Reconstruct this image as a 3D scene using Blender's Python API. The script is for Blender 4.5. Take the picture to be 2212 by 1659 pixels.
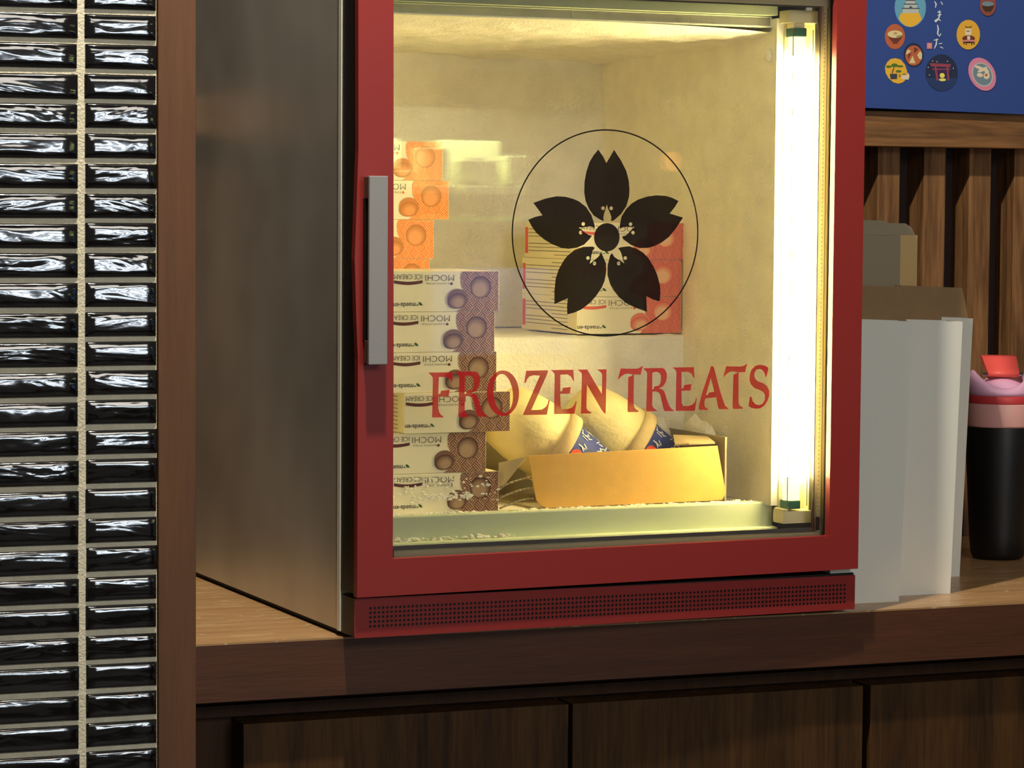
import bpy, bmesh, math, random, json
from mathutils import Vector, Matrix, Euler
PI=math.pi
random.seed(7)
for o in list(bpy.data.objects): bpy.data.objects.remove(o)
SC=bpy.context.scene; COL=SC.collection

# ---------------------------------------------------------------- camera
FPX=6067.0
cam=bpy.data.cameras.new('camera'); co=bpy.data.objects.new('camera',cam); COL.objects.link(co)
cam.sensor_fit='HORIZONTAL'; cam.sensor_width=36; cam.lens=36*FPX/2212; cam.clip_start=.05; cam.clip_end=100
yaw,pit,rol=math.radians(21.3),math.radians(-3.579),math.radians(.4018)
f=Vector((math.sin(yaw)*math.cos(pit),math.cos(yaw)*math.cos(pit),math.sin(pit)))
r=Vector((math.cos(yaw),-math.sin(yaw),0)); u=r.cross(f)
r2=r*math.cos(rol)+u*math.sin(rol); u2=u*math.cos(rol)-r*math.sin(rol)
co.matrix_world=Matrix(((r2.x,u2.x,-f.x,-.9439),(r2.y,u2.y,-f.y,-2.8808),(r2.z,u2.z,-f.z,.4653),(0,0,0,1)))
SC.camera=co

# ---------------------------------------------------------------- light
SC.cycles.max_bounces=14; SC.cycles.diffuse_bounces=9; SC.cycles.transparent_max_bounces=12
SC.view_settings.view_transform='Standard'; SC.view_settings.look='None'
SC.view_settings.exposure=0.0; SC.view_settings.gamma=1.0; SC.view_settings.use_curve_mapping=False
w=bpy.data.worlds.new('world'); SC.world=w; w.use_nodes=True
w.node_tree.nodes['Background'].inputs[0].default_value=(.95,.90,.80,1); w.node_tree.nodes['Background'].inputs[1].default_value=.09
def lamp(name,typ,loc,target,power,color,size=.1,**k):
    d=bpy.data.lights.new(name,typ); d.energy=power; d.color=color
    if typ=='AREA': d.shape='RECTANGLE'; d.size=size; d.size_y=k.get('sy',size)
    else: d.shadow_soft_size=size
    if typ=='SPOT': d.spot_size=math.radians(k.get('cone',80)); d.spot_blend=k.get('blend',.5)
    o=bpy.data.objects.new(name,d); COL.objects.link(o); o.location=loc
    o.rotation_euler=(Vector(target)-Vector(loc)).to_track_quat('-Z','Y').to_euler(); return o
lamp('key_or_fill_spot','SPOT',(-.11,-.50,1.80),(.62,.20,.2),128,(1,.88,.70),.03,cone=118,blend=.4)
lamp('key_or_fill_spot','SPOT',(1.35,-.55,1.80),(1.2,.4,.2),7,(1,.82,.6),.03,cone=90,blend=.6)  # weak fill spot added on the right for ambience
lamp('room_light','AREA',(.3,-4.2,1.7),(.2,0,.2),31,(1,.93,.84),1.6,sy=.8)
# the bright shop front behind the photographer: mirrored in the glazed tiles
for x,z,p,sx,sy in ((.52,.70,4.6,.55,.09),(.70,.52,4.0,.60,.07),(.55,.36,2.2,.45,.05),(.85,.24,.5,.5,.04)):
    lamp('shop_window_light','AREA',(x,-3.75,z),(-.27,-.03,.3),p,(.80,.90,1),sx,sy=sy)

# ---------------------------------------------------------------- helpers
def tag(o,label=None,cat=None,group=None,kind=None):
    if label: o['label']=label
    if cat: o['category']=cat
    if group: o['group']=group
    if kind: o['kind']=kind
    return o
def empty(name,loc,rz=0,**k):
    o=bpy.data.objects.new(name,None); COL.objects.link(o); o.location=loc; o.rotation_euler=(0,0,rz); o.empty_display_size=.02
    return tag(o,**k)
def link(name,me,mats=None,parent=None,**k):
    if mats is not None:
        if not isinstance(mats,(list,tuple)): mats=[mats]
        if len(me.materials)==0:
            for m in mats: me.materials.append(m)
    o=bpy.data.objects.new(name,me); COL.objects.link(o)
    if parent: o.parent=parent
    return tag(o,**k)
class MB:
    def __init__(s): s.b=bmesh.new()
    def _m(s,vs,mi,smooth=False):
        fs=set()
        for v in vs:
            for f_ in v.link_faces: fs.add(f_)
        for f_ in fs:
            f_.material_index=mi; f_.smooth=smooth
    def box(s,x0,x1,y0,y1,z0,z1,mi=0,bev=0):
        vs=bmesh.ops.create_cube(s.b,size=1)['verts']
        for v in vs: v.co=Vector((x0+(v.co.x+.5)*(x1-x0),y0+(v.co.y+.5)*(y1-y0),z0+(v.co.z+.5)*(z1-z0)))
        if bev:
            es=list({e for v in vs for e in v.link_edges})
            rr=bmesh.ops.bevel(s.b,geom=es,offset=bev,segments=2,affect='EDGES',profile=.5)
            vs=rr['verts']
        s._m(vs,mi); return vs
    def poly(s,pts,mi=0):
        f_=s.b.faces.new([s.b.verts.new(p) for p in pts]); f_.material_index=mi; return f_
    def prism(s,pts,d,mi=0):
        """pts: ring of 3D points, extruded by vector d"""
        d=Vector(d); a=[s.b.verts.new(p) for p in pts]; c=[s.b.verts.new(Vector(p)+d) for p in pts]; n=len(pts)
        F=[s.b.faces.new(a[::-1]),s.b.faces.new(c)]
        for i in range(n): F.append(s.b.faces.new((a[i],a[(i+1)%n],c[(i+1)%n],c[i])))
        for f_ in F: f_.material_index=mi
    def ring(s,outer,inner,y0,y1,mi=0):
        """frame between two same-length XZ loops, from y0 (front) to y1"""
        n=len(outer)
        V=[[s.b.verts.new((p[0],y,p[1])) for p in L_] for L_ in (outer,inner) for y in (y0,y1)]
        o0,o1,i0,i1=V
        for k in range(n):
            j=(k+1)%n
            for q in ((o0[k],o0[j],i0[j],i0[k]),(o1[j],o1[k],i1[k],i1[j]),(o0[j],o0[k],o1[k],o1[j]),(i0[k],i0[j],i1[j],i1[k])):
                s.b.faces.new(q).material_index=mi
    def cyl(s,p0,p1,r0,r1=None,n=20,mi=0,cap=True):
        r1=r0 if r1 is None else r1; p0=Vector(p0);p1=Vector(p1); d=p1-p0
        res=bmesh.ops.create_cone(s.b,cap_ends=cap,segments=n,radius1=r0,radius2=r1,depth=d.length)
        M=Matrix.Translation((p0+p1)/2)@d.to_track_quat('Z','Y').to_matrix().to_4x4()
        bmesh.ops.transform(s.b,matrix=M,verts=res['verts'])
        s._m(res['verts'],mi)
        for v in res['verts']:
            for f_ in v.link_faces:
                if len(f_.verts)==4: f_.smooth=True
    def lathe(s,prof,cx=0,cy=0,n=40,mi=0):
        R=[]
        for rr,z in prof: R.append([s.b.verts.new((cx+rr*math.cos(2*PI*i/n),cy+rr*math.sin(2*PI*i/n),z)) for i in range(n)] if rr>1e-6 else [s.b.verts.new((cx,cy,z))])
        for a,b_ in zip(R,R[1:]):
            for i in range(n):
                j=(i+1)%n
                if len(a)==1 and len(b_)==1: continue
                q=(a[0],b_[j],b_[i]) if len(a)==1 else ((a[i],a[j],b_[0]) if len(b_)==1 else (a[i],a[j],b_[j],b_[i]))
                f_=s.b.faces.new(q); f_.material_index=mi; f_.smooth=True
    def build(s,name,mats,parent=None,fix=True,**k):
        if fix: bmesh.ops.recalc_face_normals(s.b,faces=s.b.faces)
        me=bpy.data.meshes.new(name); s.b.to_mesh(me); s.b.free()
        return link(name,me,mats,parent,**k)
def fill2d(loops):
    """triangulated flat fill of 2D loops (holes allowed) -> verts, faces"""
    cu=bpy.data.curves.new('t','CURVE'); cu.dimensions='2D'; cu.fill_mode='BOTH'
    for L_ in loops:
        sp=cu.splines.new('POLY'); sp.points.add(len(L_)-1)
        for i,p in enumerate(L_): sp.points[i].co=(p[0],p[1],0,1)
        sp.use_cyclic_u=True
    o=bpy.data.objects.new('t',cu); COL.objects.link(o)
    me=o.to_mesh(); vs=[(v.co.x,v.co.y) for v in me.vertices]; fs=[tuple(p.vertices) for p in me.polygons]
    o.to_mesh_clear(); bpy.data.objects.remove(o); bpy.data.curves.remove(cu)
    return vs,fs
def text2d(s,x0,x1,y0,y1,rot=False,offset=0.0):
    cu=bpy.data.curves.new('t','FONT'); cu.body=s; cu.offset=offset; cu.resolution_u=3
    o=bpy.data.objects.new('t',cu); COL.objects.link(o); bpy.context.view_layer.update()
    me=o.to_mesh(); vs=[(v.co.x,v.co.y) for v in me.vertices]; fs=[tuple(p.vertices) for p in me.polygons]
    o.to_mesh_clear(); bpy.data.objects.remove(o); bpy.data.curves.remove(cu)
    ax,bx=min(v[0] for v in vs),max(v[0] for v in vs); ay,by=min(v[1] for v in vs),max(v[1] for v in vs)
    out=[]
    for x,y in vs:
        a=(x-ax)/(bx-ax); b=(y-ay)/(by-ay)
        if rot: a,b=1-a,1-b
        out.append((x0+a*(x1-x0),y0+b*(y1-y0)))
    return out,fs
class Flat:
    """collects flat coloured shapes lying in a local XZ plane, at y = y0 - layer*dy (toward -Y)"""
    def __init__(s,mats,y0=0,dy=.00012): s.v=[];s.f=[];s.m=[];s.mats=mats;s.y0=y0;s.dy=dy
    def add(s,vf,mat,layer=0):
        vs,fs=vf; n=len(s.v); y=s.y0-layer*s.dy
        s.v+=[(a,y,b) for a,b in vs]
        for f_ in fs: s.f.append([n+i for i in f_]); s.m.append(s.mats.index(mat))
    def rect(s,x0,x1,z0,z1,mat,layer=0): s.add(([(x0,z0),(x1,z0),(x1,z1),(x0,z1)],[(0,1,2,3)]),mat,layer)
    def mesh(s,name):
        me=bpy.data.meshes.new(name); me.from_pydata(s.v,[],s.f)
        for m in s.mats: me.materials.append(m)
        for p,i in zip(me.polygons,s.m): p.material_index=i
        return me
def ellipse(cx,cy,rx,ry,rot=0,n=32):
    return [(cx+rx*math.cos(t)*math.cos(rot)-ry*math.sin(t)*math.sin(rot),cy+rx*math.cos(t)*math.sin(rot)+ry*math.sin(t)*math.cos(rot)) for t in [2*PI*i/n for i in range(n)]]
def ngon(loop): return loop,[tuple(range(len(loop)))]
def copy_tree(o,parent=None):
    c=o.copy(); COL.objects.link(c)
    if parent: c.parent=parent
    for ch in list(o.children): copy_tree(ch,c)
    return c

# ---------------------------------------------------------------- materials
def srgb(r_,g,b):
    fn=lambda c:(c/255/12.92) if c<=10 else ((c/255+.055)/1.055)**2.4
    return (fn(r_),fn(g),fn(b),1)
def nodes(name):
    m=bpy.data.materials.new(name); m.use_nodes=True; nt=m.node_tree
    return m,nt,nt.nodes['Principled BSDF']
def mk(name,col,rough=.6,metal=0,spec=.5,var=.0,vscale=40,bump=0,bscale=200,coat=0,alpha=1,trans=0,emit=0,ecol=None):
    m,nt,p=nodes(name); N=nt.nodes; L=nt.links
    p.inputs['Base Color'].default_value=col; p.inputs['Roughness'].default_value=rough; p.inputs['Metallic'].default_value=metal
    p.inputs['Specular IOR Level'].default_value=spec; p.inputs['Coat Weight'].default_value=coat; p.inputs['Alpha'].default_value=alpha
    p.inputs['Transmission Weight'].default_value=trans
    if emit: p.inputs['Emission Strength'].default_value=emit; p.inputs['Emission Color'].default_value=ecol or col
    tc=N.new('ShaderNodeTexCoord')
    if var:
        n=N.new('ShaderNodeTexNoise'); n.inputs['Scale'].default_value=vscale; n.inputs['Detail'].default_value=6
        rp=N.new('ShaderNodeValToRGB'); rp.color_ramp.elements[0].position=.3; rp.color_ramp.elements[1].position=.7
        rp.color_ramp.elements[0].color=tuple(c*(1-var) for c in col[:3])+(1,); rp.color_ramp.elements[1].color=tuple(min(1,c*(1+var*.6)) for c in col[:3])+(1,)
        L.new(tc.outputs['Object'],n.inputs['Vector']); L.new(n.outputs['Fac'],rp.inputs[0]); L.new(rp.outputs[0],p.inputs['Base Color'])
    if bump:
        n=N.new('ShaderNodeTexNoise'); n.inputs['Scale'].default_value=bscale; n.inputs['Detail'].default_value=5
        b=N.new('ShaderNodeBump'); b.inputs['Strength'].default_value=bump; b.inputs['Distance'].default_value=.002
        L.new(tc.outputs['Object'],n.inputs['Vector']); L.new(n.outputs['Fac'],b.inputs['Height']); L.new(b.outputs[0],p.inputs['Normal'])
    return m
def wood(name,dark,light,axis='x',scale=1.0,rough=.45,contrast=.22,scratch=False,spec=.4,distort=1.5):
    m,nt,p=nodes(name); N=nt.nodes; L=nt.links
    tc=N.new('ShaderNodeTexCoord'); mp=N.new('ShaderNodeMapping')
    oi=N.new('ShaderNodeObjectInfo'); vm=N.new('ShaderNodeVectorMath'); vm.operation='SCALE'; vm.inputs['Scale'].default_value=7.3
    cb=N.new('ShaderNodeCombineXYZ'); 
    for i in range(3): L.new(oi.outputs['Random'],cb.inputs[i])
    L.new(cb.outputs[0],vm.inputs[0]); ad=N.new('ShaderNodeVectorMath'); ad.operation='ADD'
    L.new(tc.outputs['Object'],ad.inputs[0]); L.new(vm.outputs[0],ad.inputs[1]); L.new(ad.outputs[0],mp.inputs[0])
    s={'x':(2.2,30,30),'y':(30,2.2,30),'z':(30,30,2.2)}[axis]; mp.inputs['Scale'].default_value=tuple(k*scale for k in s)
    n1=N.new('ShaderNodeTexNoise'); n1.inputs['Scale'].default_value=1; n1.inputs['Detail'].default_value=4; n1.inputs['Distortion'].default_value=distort
    mp2=N.new('ShaderNodeMapping'); L.new(ad.outputs[0],mp2.inputs[0]); mp2.inputs['Scale'].default_value=tuple(k*scale*9 for k in s)
    n2=N.new('ShaderNodeTexNoise'); n2.inputs['Scale'].default_value=1; n2.inputs['Detail'].default_value=3
    L.new(mp.outputs[0],n1.inputs['Vector']); L.new(mp2.outputs[0],n2.inputs['Vector'])
    mx=N.new('ShaderNodeMath'); mx.operation='MULTIPLY_ADD'; mx.inputs[1].default_value=.35; L.new(n2.outputs['Fac'],mx.inputs[0])
    m2=N.new('ShaderNodeMath'); m2.operation='MULTIPLY'; m2.inputs[1].default_value=.68; L.new(n1.outputs['Fac'],m2.inputs[0]); L.new(m2.outputs[0],mx.inputs[2])
    rp=N.new('ShaderNodeValToRGB'); rp.color_ramp.elements[0].position=.5-contrast; rp.color_ramp.elements[1].position=.5+contrast
    rp.color_ramp.elements[0].color=dark; rp.color_ramp.elements[1].color=light
    L.new(mx.outputs[0],rp.inputs[0]); out=rp.outputs[0]
    if scratch:
        mp3=N.new('ShaderNodeMapping'); L.new(tc.outputs['Object'],mp3.inputs[0]); mp3.inputs['Scale'].default_value=(4.5,24,1); mp3.inputs['Rotation'].default_value=(0,0,-.30)
        n3=N.new('ShaderNodeTexNoise'); n3.inputs['Scale'].default_value=1; n3.inputs['Detail'].default_value=1.5; n3.inputs['Distortion'].default_value=2.2
        L.new(mp3.outputs[0],n3.inputs['Vector'])
        r3=N.new('ShaderNodeValToRGB'); e=r3.color_ramp.elements; e[0].position=.485; e[0].color=(0,0,0,1); e[1].position=.5; e[1].color=(.8,.8,.8,1); e2=e.new(.515); e2.color=(0,0,0,1)
        L.new(n3.outputs['Fac'],r3.inputs[0]); mm=N.new('ShaderNodeMix'); mm.data_type='RGBA'
        L.new(r3.outputs[0],mm.inputs[0]); L.new(out,mm.inputs[6]); mm.inputs[7].default_value=srgb(215,190,150); out=mm.outputs[2]
    L.new(out,p.inputs['Base Color'])
    b=N.new('ShaderNodeBump'); b.inputs['Strength'].default_value=.18; b.inputs['Distance'].default_value=.001; L.new(n2.outputs['Fac'],b.inputs['Height']); L.new(b.outputs[0],p.inputs['Normal'])
    p.inputs['Roughness'].default_value=rough; p.inputs['Specular IOR Level'].default_value=spec
    return m
def weave(name,c_line,c_bg,ang=45,sc=1.0):
    """basket weave of fine printed lines (flat print on the cartons)"""
    m,nt,p=nodes(name); N=nt.nodes; L=nt.links
    tc=N.new('ShaderNodeTexCoord'); mp=N.new('ShaderNodeMapping'); L.new(tc.outputs['Object'],mp.inputs[0]); mp.inputs['Rotation'].default_value=(0,math.radians(ang),0)
    ck=N.new('ShaderNodeTexChecker'); ck.inputs['Scale'].default_value=108*sc; ck.inputs[1].default_value=(0,0,0,1); ck.inputs[2].default_value=(1,1,1,1)
    sep=N.new('ShaderNodeSeparateXYZ'); L.new(mp.outputs[0],sep.inputs[0]); cmb=N.new('ShaderNodeCombineXYZ'); cmb.inputs[1].default_value=.0001
    L.new(sep.outputs[0],cmb.inputs[0]); L.new(sep.outputs[2],cmb.inputs[2]); L.new(cmb.outputs[0],ck.inputs[0])
    def lines(sock):
        a=N.new('ShaderNodeMath'); a.operation='MULTIPLY'; a.inputs[1].default_value=2*PI*108*sc*4; L.new(sock,a.inputs[0])
        b=N.new('ShaderNodeMath'); b.operation='SINE'; L.new(a.outputs[0],b.inputs[0])
        c=N.new('ShaderNodeMath'); c.operation='MULTIPLY_ADD'; c.inputs[1].default_value=1.4; c.inputs[2].default_value=.6; c.use_clamp=True; L.new(b.outputs[0],c.inputs[0]); return c.outputs[0]
    mix=N.new('ShaderNodeMix'); mix.data_type='FLOAT'; L.new(ck.outputs[1],mix.inputs[0]); L.new(lines(sep.outputs[0]),mix.inputs[2]); L.new(lines(sep.outputs[2]),mix.inputs[3])
    mc=N.new('ShaderNodeMix'); mc.data_type='RGBA'; L.new(mix.outputs[0],mc.inputs[0]); mc.inputs[6].default_value=c_bg; mc.inputs[7].default_value=c_line
    L.new(mc.outputs[2],p.inputs['Base Color']); p.inputs['Roughness'].default_value=.5
    return m
def lerp(a,b,t): return tuple(x*(1-t)+y*t for x,y in zip(a,b))
def pane(name,refl=1.0,tint=(1,1,1,1)):
    m=bpy.data.materials.new(name); m.use_nodes=True; nt=m.node_tree; N=nt.nodes; L=nt.links; N.clear()
    o=N.new('ShaderNodeOutputMaterial'); t=N.new('ShaderNodeBsdfTransparent'); t.inputs[0].default_value=tint
    g=N.new('ShaderNodeBsdfGlossy'); g.inputs['Roughness'].default_value=.015
    fr=N.new('ShaderNodeFresnel'); fr.inputs['IOR'].default_value=1.5; mu=N.new('ShaderNodeMath'); mu.operation='MULTIPLY'; mu.inputs[1].default_value=refl; mu.use_clamp=True
    mx=N.new('ShaderNodeMixShader'); L.new(fr.outputs[0],mu.inputs[0]); L.new(mu.outputs[0],mx.inputs[0]); L.new(t.outputs[0],mx.inputs[1]); L.new(g.outputs[0],mx.inputs[2]); L.new(mx.outputs[0],o.inputs[0])
    return m
def vinyl(name,col,see=.12,back=.35):
    """cut vinyl film: slightly see-through, lets some light through from behind"""
    m=bpy.data.materials.new(name); m.use_nodes=True; nt=m.node_tree; N=nt.nodes; L=nt.links; N.clear()
    o=N.new('ShaderNodeOutputMaterial'); d=N.new('ShaderNodeBsdfDiffuse'); d.inputs[0].default_value=col
    tl=N.new('ShaderNodeBsdfTranslucent'); tl.inputs[0].default_value=col; t=N.new('ShaderNodeBsdfTransparent')
    a=N.new('ShaderNodeMixShader'); a.inputs[0].default_value=back; L.new(d.outputs[0],a.inputs[1]); L.new(tl.outputs[0],a.inputs[2])
    b=N.new('ShaderNodeMixShader'); b.inputs[0].default_value=see; L.new(a.outputs[0],b.inputs[1]); L.new(t.outputs[0],b.inputs[2]); L.new(b.outputs[0],o.inputs[0])
    return m
def translucent(name,col,back=.6):
    m=bpy.data.materials.new(name); m.use_nodes=True; nt=m.node_tree; N=nt.nodes; L=nt.links; N.clear()
    o=N.new('ShaderNodeOutputMaterial'); d=N.new('ShaderNodeBsdfDiffuse'); d.inputs[0].default_value=col
    tl=N.new('ShaderNodeBsdfTranslucent'); tl.inputs[0].default_value=col
    a=N.new('ShaderNodeMixShader'); a.inputs[0].default_value=back; L.new(d.outputs[0],a.inputs[1]); L.new(tl.outputs[0],a.inputs[2]); L.new(a.outputs[0],o.inputs[0]); return m
M={}
M['board']=wood('brown_board',srgb(86,55,32),srgb(114,74,43),'z',1.3,.55,.3,distort=.4)
M['counter_top']=wood('counter_laminate',srgb(146,108,68),srgb(200,160,112),'x',1.0,.3,.3,scratch=True,spec=.5)
M['counter_edge']=wood('counter_edge_wood',srgb(68,37,20),srgb(98,56,31),'x',1.2,.5,.3)
M['cab']=wood('cabinet_wood',srgb(49,32,16),srgb(88,59,29),'z',.9,.6,.16,spec=.2)
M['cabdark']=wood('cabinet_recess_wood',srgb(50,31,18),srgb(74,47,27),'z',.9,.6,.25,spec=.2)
M['slat']=wood('oak_slat',srgb(88,60,36),srgb(146,106,68),'z',.8,.6,.14,distort=2.6,spec=.25)
M['slatback']=wood('slat_backing',srgb(34,20,16),srgb(50,30,24),'z',1,.7,.3)
M['rail']=wood('oak_rail',srgb(82,56,32),srgb(138,98,58),'x',.8,.55,.14,distort=2.6)
M['red']=mk('red_enamel',srgb(148,42,38),.42,spec=.4,bump=.06,bscale=900)
M['black']=mk('black_plastic',srgb(22,21,20),.45,spec=.4,var=.3,vscale=20)
M['rubber']=mk('black_rubber',srgb(14,13,13),.8)
M['hole']=mk('dark_void',srgb(30,4,6),.9,spec=0)
M['white_edge']=mk('white_metal_edge',srgb(244,246,232),.35)
M['handle']=mk('grey_handle_plastic',srgb(150,150,150),.5,bump=.08,bscale=500)
M['handle_side']=mk('taupe_plastic',srgb(90,74,68),.5)
M['liner']=mk('frosted_liner',srgb(244,240,226),.75,var=.10,vscale=14,bump=.35,bscale=120)
M['sill']=mk('pale_green_plastic',srgb(214,222,186),.35,spec=.5,var=.04,vscale=10)
M['trimp']=mk('cream_plastic',srgb(226,216,180),.45)
M['clearp']=translucent('milky_plastic',srgb(238,228,196),.62)
M['spacer']=mk('grey_spacer',srgb(92,86,82),.4,metal=.3)
M['frost']=mk('frost',srgb(246,242,228),.85,var=.08,vscale=30,bump=.9,bscale=260)
M['green']=mk('green_socket',srgb(24,86,72),.5)
M['tube']=mk('lamp_tube',srgb(255,250,225),.4,emit=104.0,ecol=(1.0,.84,.37,1))
M['tubeend']=mk('lamp_tube_end',srgb(240,232,190),.4,emit=2.2,ecol=(1.0,.85,.38,1))
M['glass']=pane('door_glass',1.0)
M['redvinyl']=vinyl('red_vinyl',srgb(226,44,56),.12,.55)
M['blackvinyl']=vinyl('black_vinyl',srgb(34,27,25),.03,.05)
M['chrome']=mk('chrome',srgb(210,205,200),.18,metal=1)
M['poster']=mk('blue_print',srgb(40,70,142),.7,bump=.15,bscale=1500)
M['card']=mk('white_card',srgb(236,236,226),.8,bump=.12,bscale=700)
M['kraft']=mk('kraft_board',srgb(150,120,84),.85,var=.06,vscale=60,bump=.15,bscale=500)
M['greycard']=mk('grey_board',srgb(158,146,120),.85)
M['gold']=mk('golden_board',srgb(226,174,86),.7,var=.05,vscale=60,bump=.1,bscale=300)
M['tornc']=mk('frosty_board',srgb(214,190,140),.85,bump=.4,bscale=200)
M['boxw']=mk('ivory_carton',srgb(246,238,208),.55,bump=.08,bscale=150)
M['ink']=mk('dark_ink',srgb(74,60,40),.6)
M['ink2']=mk('black_ink',srgb(40,36,28),.6)
M['leafg']=mk('leaf_ink',srgb(52,92,36),.6)
M['tubw']=mk('frosted_tub',srgb(232,216,160),.6,var=.12,vscale=30,bump=.6,bscale=140)
M['blue_label']=mk('blue_label',srgb(42,58,140),.6,var=.3,vscale=120)
M['orange_dot']=mk('orange_dot',srgb(238,92,52),.6)
M['whiteink']=mk('white_ink',srgb(210,210,215),.6)
M['tileglaze']=None
M['grout']=mk('grout',srgb(234,227,200),.9,bump=.7,bscale=420,var=.1,vscale=90)
M['bottle']=mk('black_bottle',srgb(12,12,14),.45)
M['lilac']=mk('lilac_plastic',srgb(228,176,212),.4)
M['rose']=mk('rose_plastic',srgb(226,170,166),.45)
M['coralband']=mk('coral_band',srgb(206,62,66),.45)
M['coral']=mk('coral_plastic',srgb(240,92,84),.45)

def steel():
    m,nt,p=nodes('brushed_steel'); N=nt.nodes; L=nt.links
    tc=N.new('ShaderNodeTexCoord'); n=N.new('ShaderNodeTexNoise'); n.inputs['Scale'].default_value=5; n.inputs['Detail'].default_value=2
    L.new(tc.outputs['Object'],n.inputs['Vector'])
    rp=N.new('ShaderNodeValToRGB'); rp.color_ramp.elements[0].color=(.56,.56,.50,1); rp.color_ramp.elements[1].color=(.80,.80,.73,1); rp.color_ramp.elements[0].position=.3; rp.color_ramp.elements[1].position=.7
    L.new(n.outputs['Fac'],rp.inputs[0]); L.new(rp.outputs[0],p.inputs['Base Color'])
    p.inputs['Metallic'].default_value=.55; p.inputs['Roughness'].default_value=.36
    b=N.new('ShaderNodeBump'); b.inputs['Strength'].default_value=.25; b.inputs['Distance'].default_value=.01
    n2=N.new('ShaderNodeTexNoise'); n2.inputs['Scale'].default_value=4; L.new(tc.outputs['Object'],n2.inputs['Vector']); L.new(n2.outputs['Fac'],b.inputs['Height']); L.new(b.outputs[0],p.inputs['Normal'])
    return m
M['steel']=steel()
def glaze():
    m,nt,p=nodes('black_glaze'); N=nt.nodes; L=nt.links
    p.inputs['Base Color'].default_value=srgb(13,12,13); p.inputs['Roughness'].default_value=.09; p.inputs['Specular IOR Level'].default_value=.8; p.inputs['Coat Weight'].default_value=.6; p.inputs['Coat Roughness'].default_value=.04
    g=N.new('ShaderNodeNewGeometry'); mp=N.new('ShaderNodeMapping'); mp.inputs['Scale'].default_value=(9,1,34)
    L.new(g.outputs['Position'],mp.inputs[0]); n=N.new('ShaderNodeTexNoise'); n.inputs['Scale'].default_value=1; n.inputs['Detail'].default_value=2.5; n.inputs['Distortion'].default_value=.8
    L.new(mp.outputs[0],n.inputs['Vector'])
    mp2=N.new('ShaderNodeMapping'); mp2.inputs['Scale'].default_value=(60,1,110); L.new(g.outputs['Position'],mp2.inputs[0])
    n2=N.new('ShaderNodeTexNoise'); n2.inputs['Scale'].default_value=1; n2.inputs['Detail'].default_value=2; L.new(mp2.outputs[0],n2.inputs['Vector'])
    b=N.new('ShaderNodeBump'); b.inputs['Strength'].default_value=1; b.inputs['Distance'].default_value=.0022; L.new(n.outputs['Fac'],b.inputs['Height'])
    b2=N.new('ShaderNodeBump'); b2.inputs['Strength'].default_value=1; b2.inputs['Distance'].default_value=.00009; L.new(n2.outputs['Fac'],b2.inputs['Height']); L.new(b.outputs[0],b2.inputs['Normal'])
    L.new(b2.outputs[0],p.inputs['Normal']); L.new(b2.outputs[0],p.inputs['Coat Normal'])
    return m
M['tile']=glaze()
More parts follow.
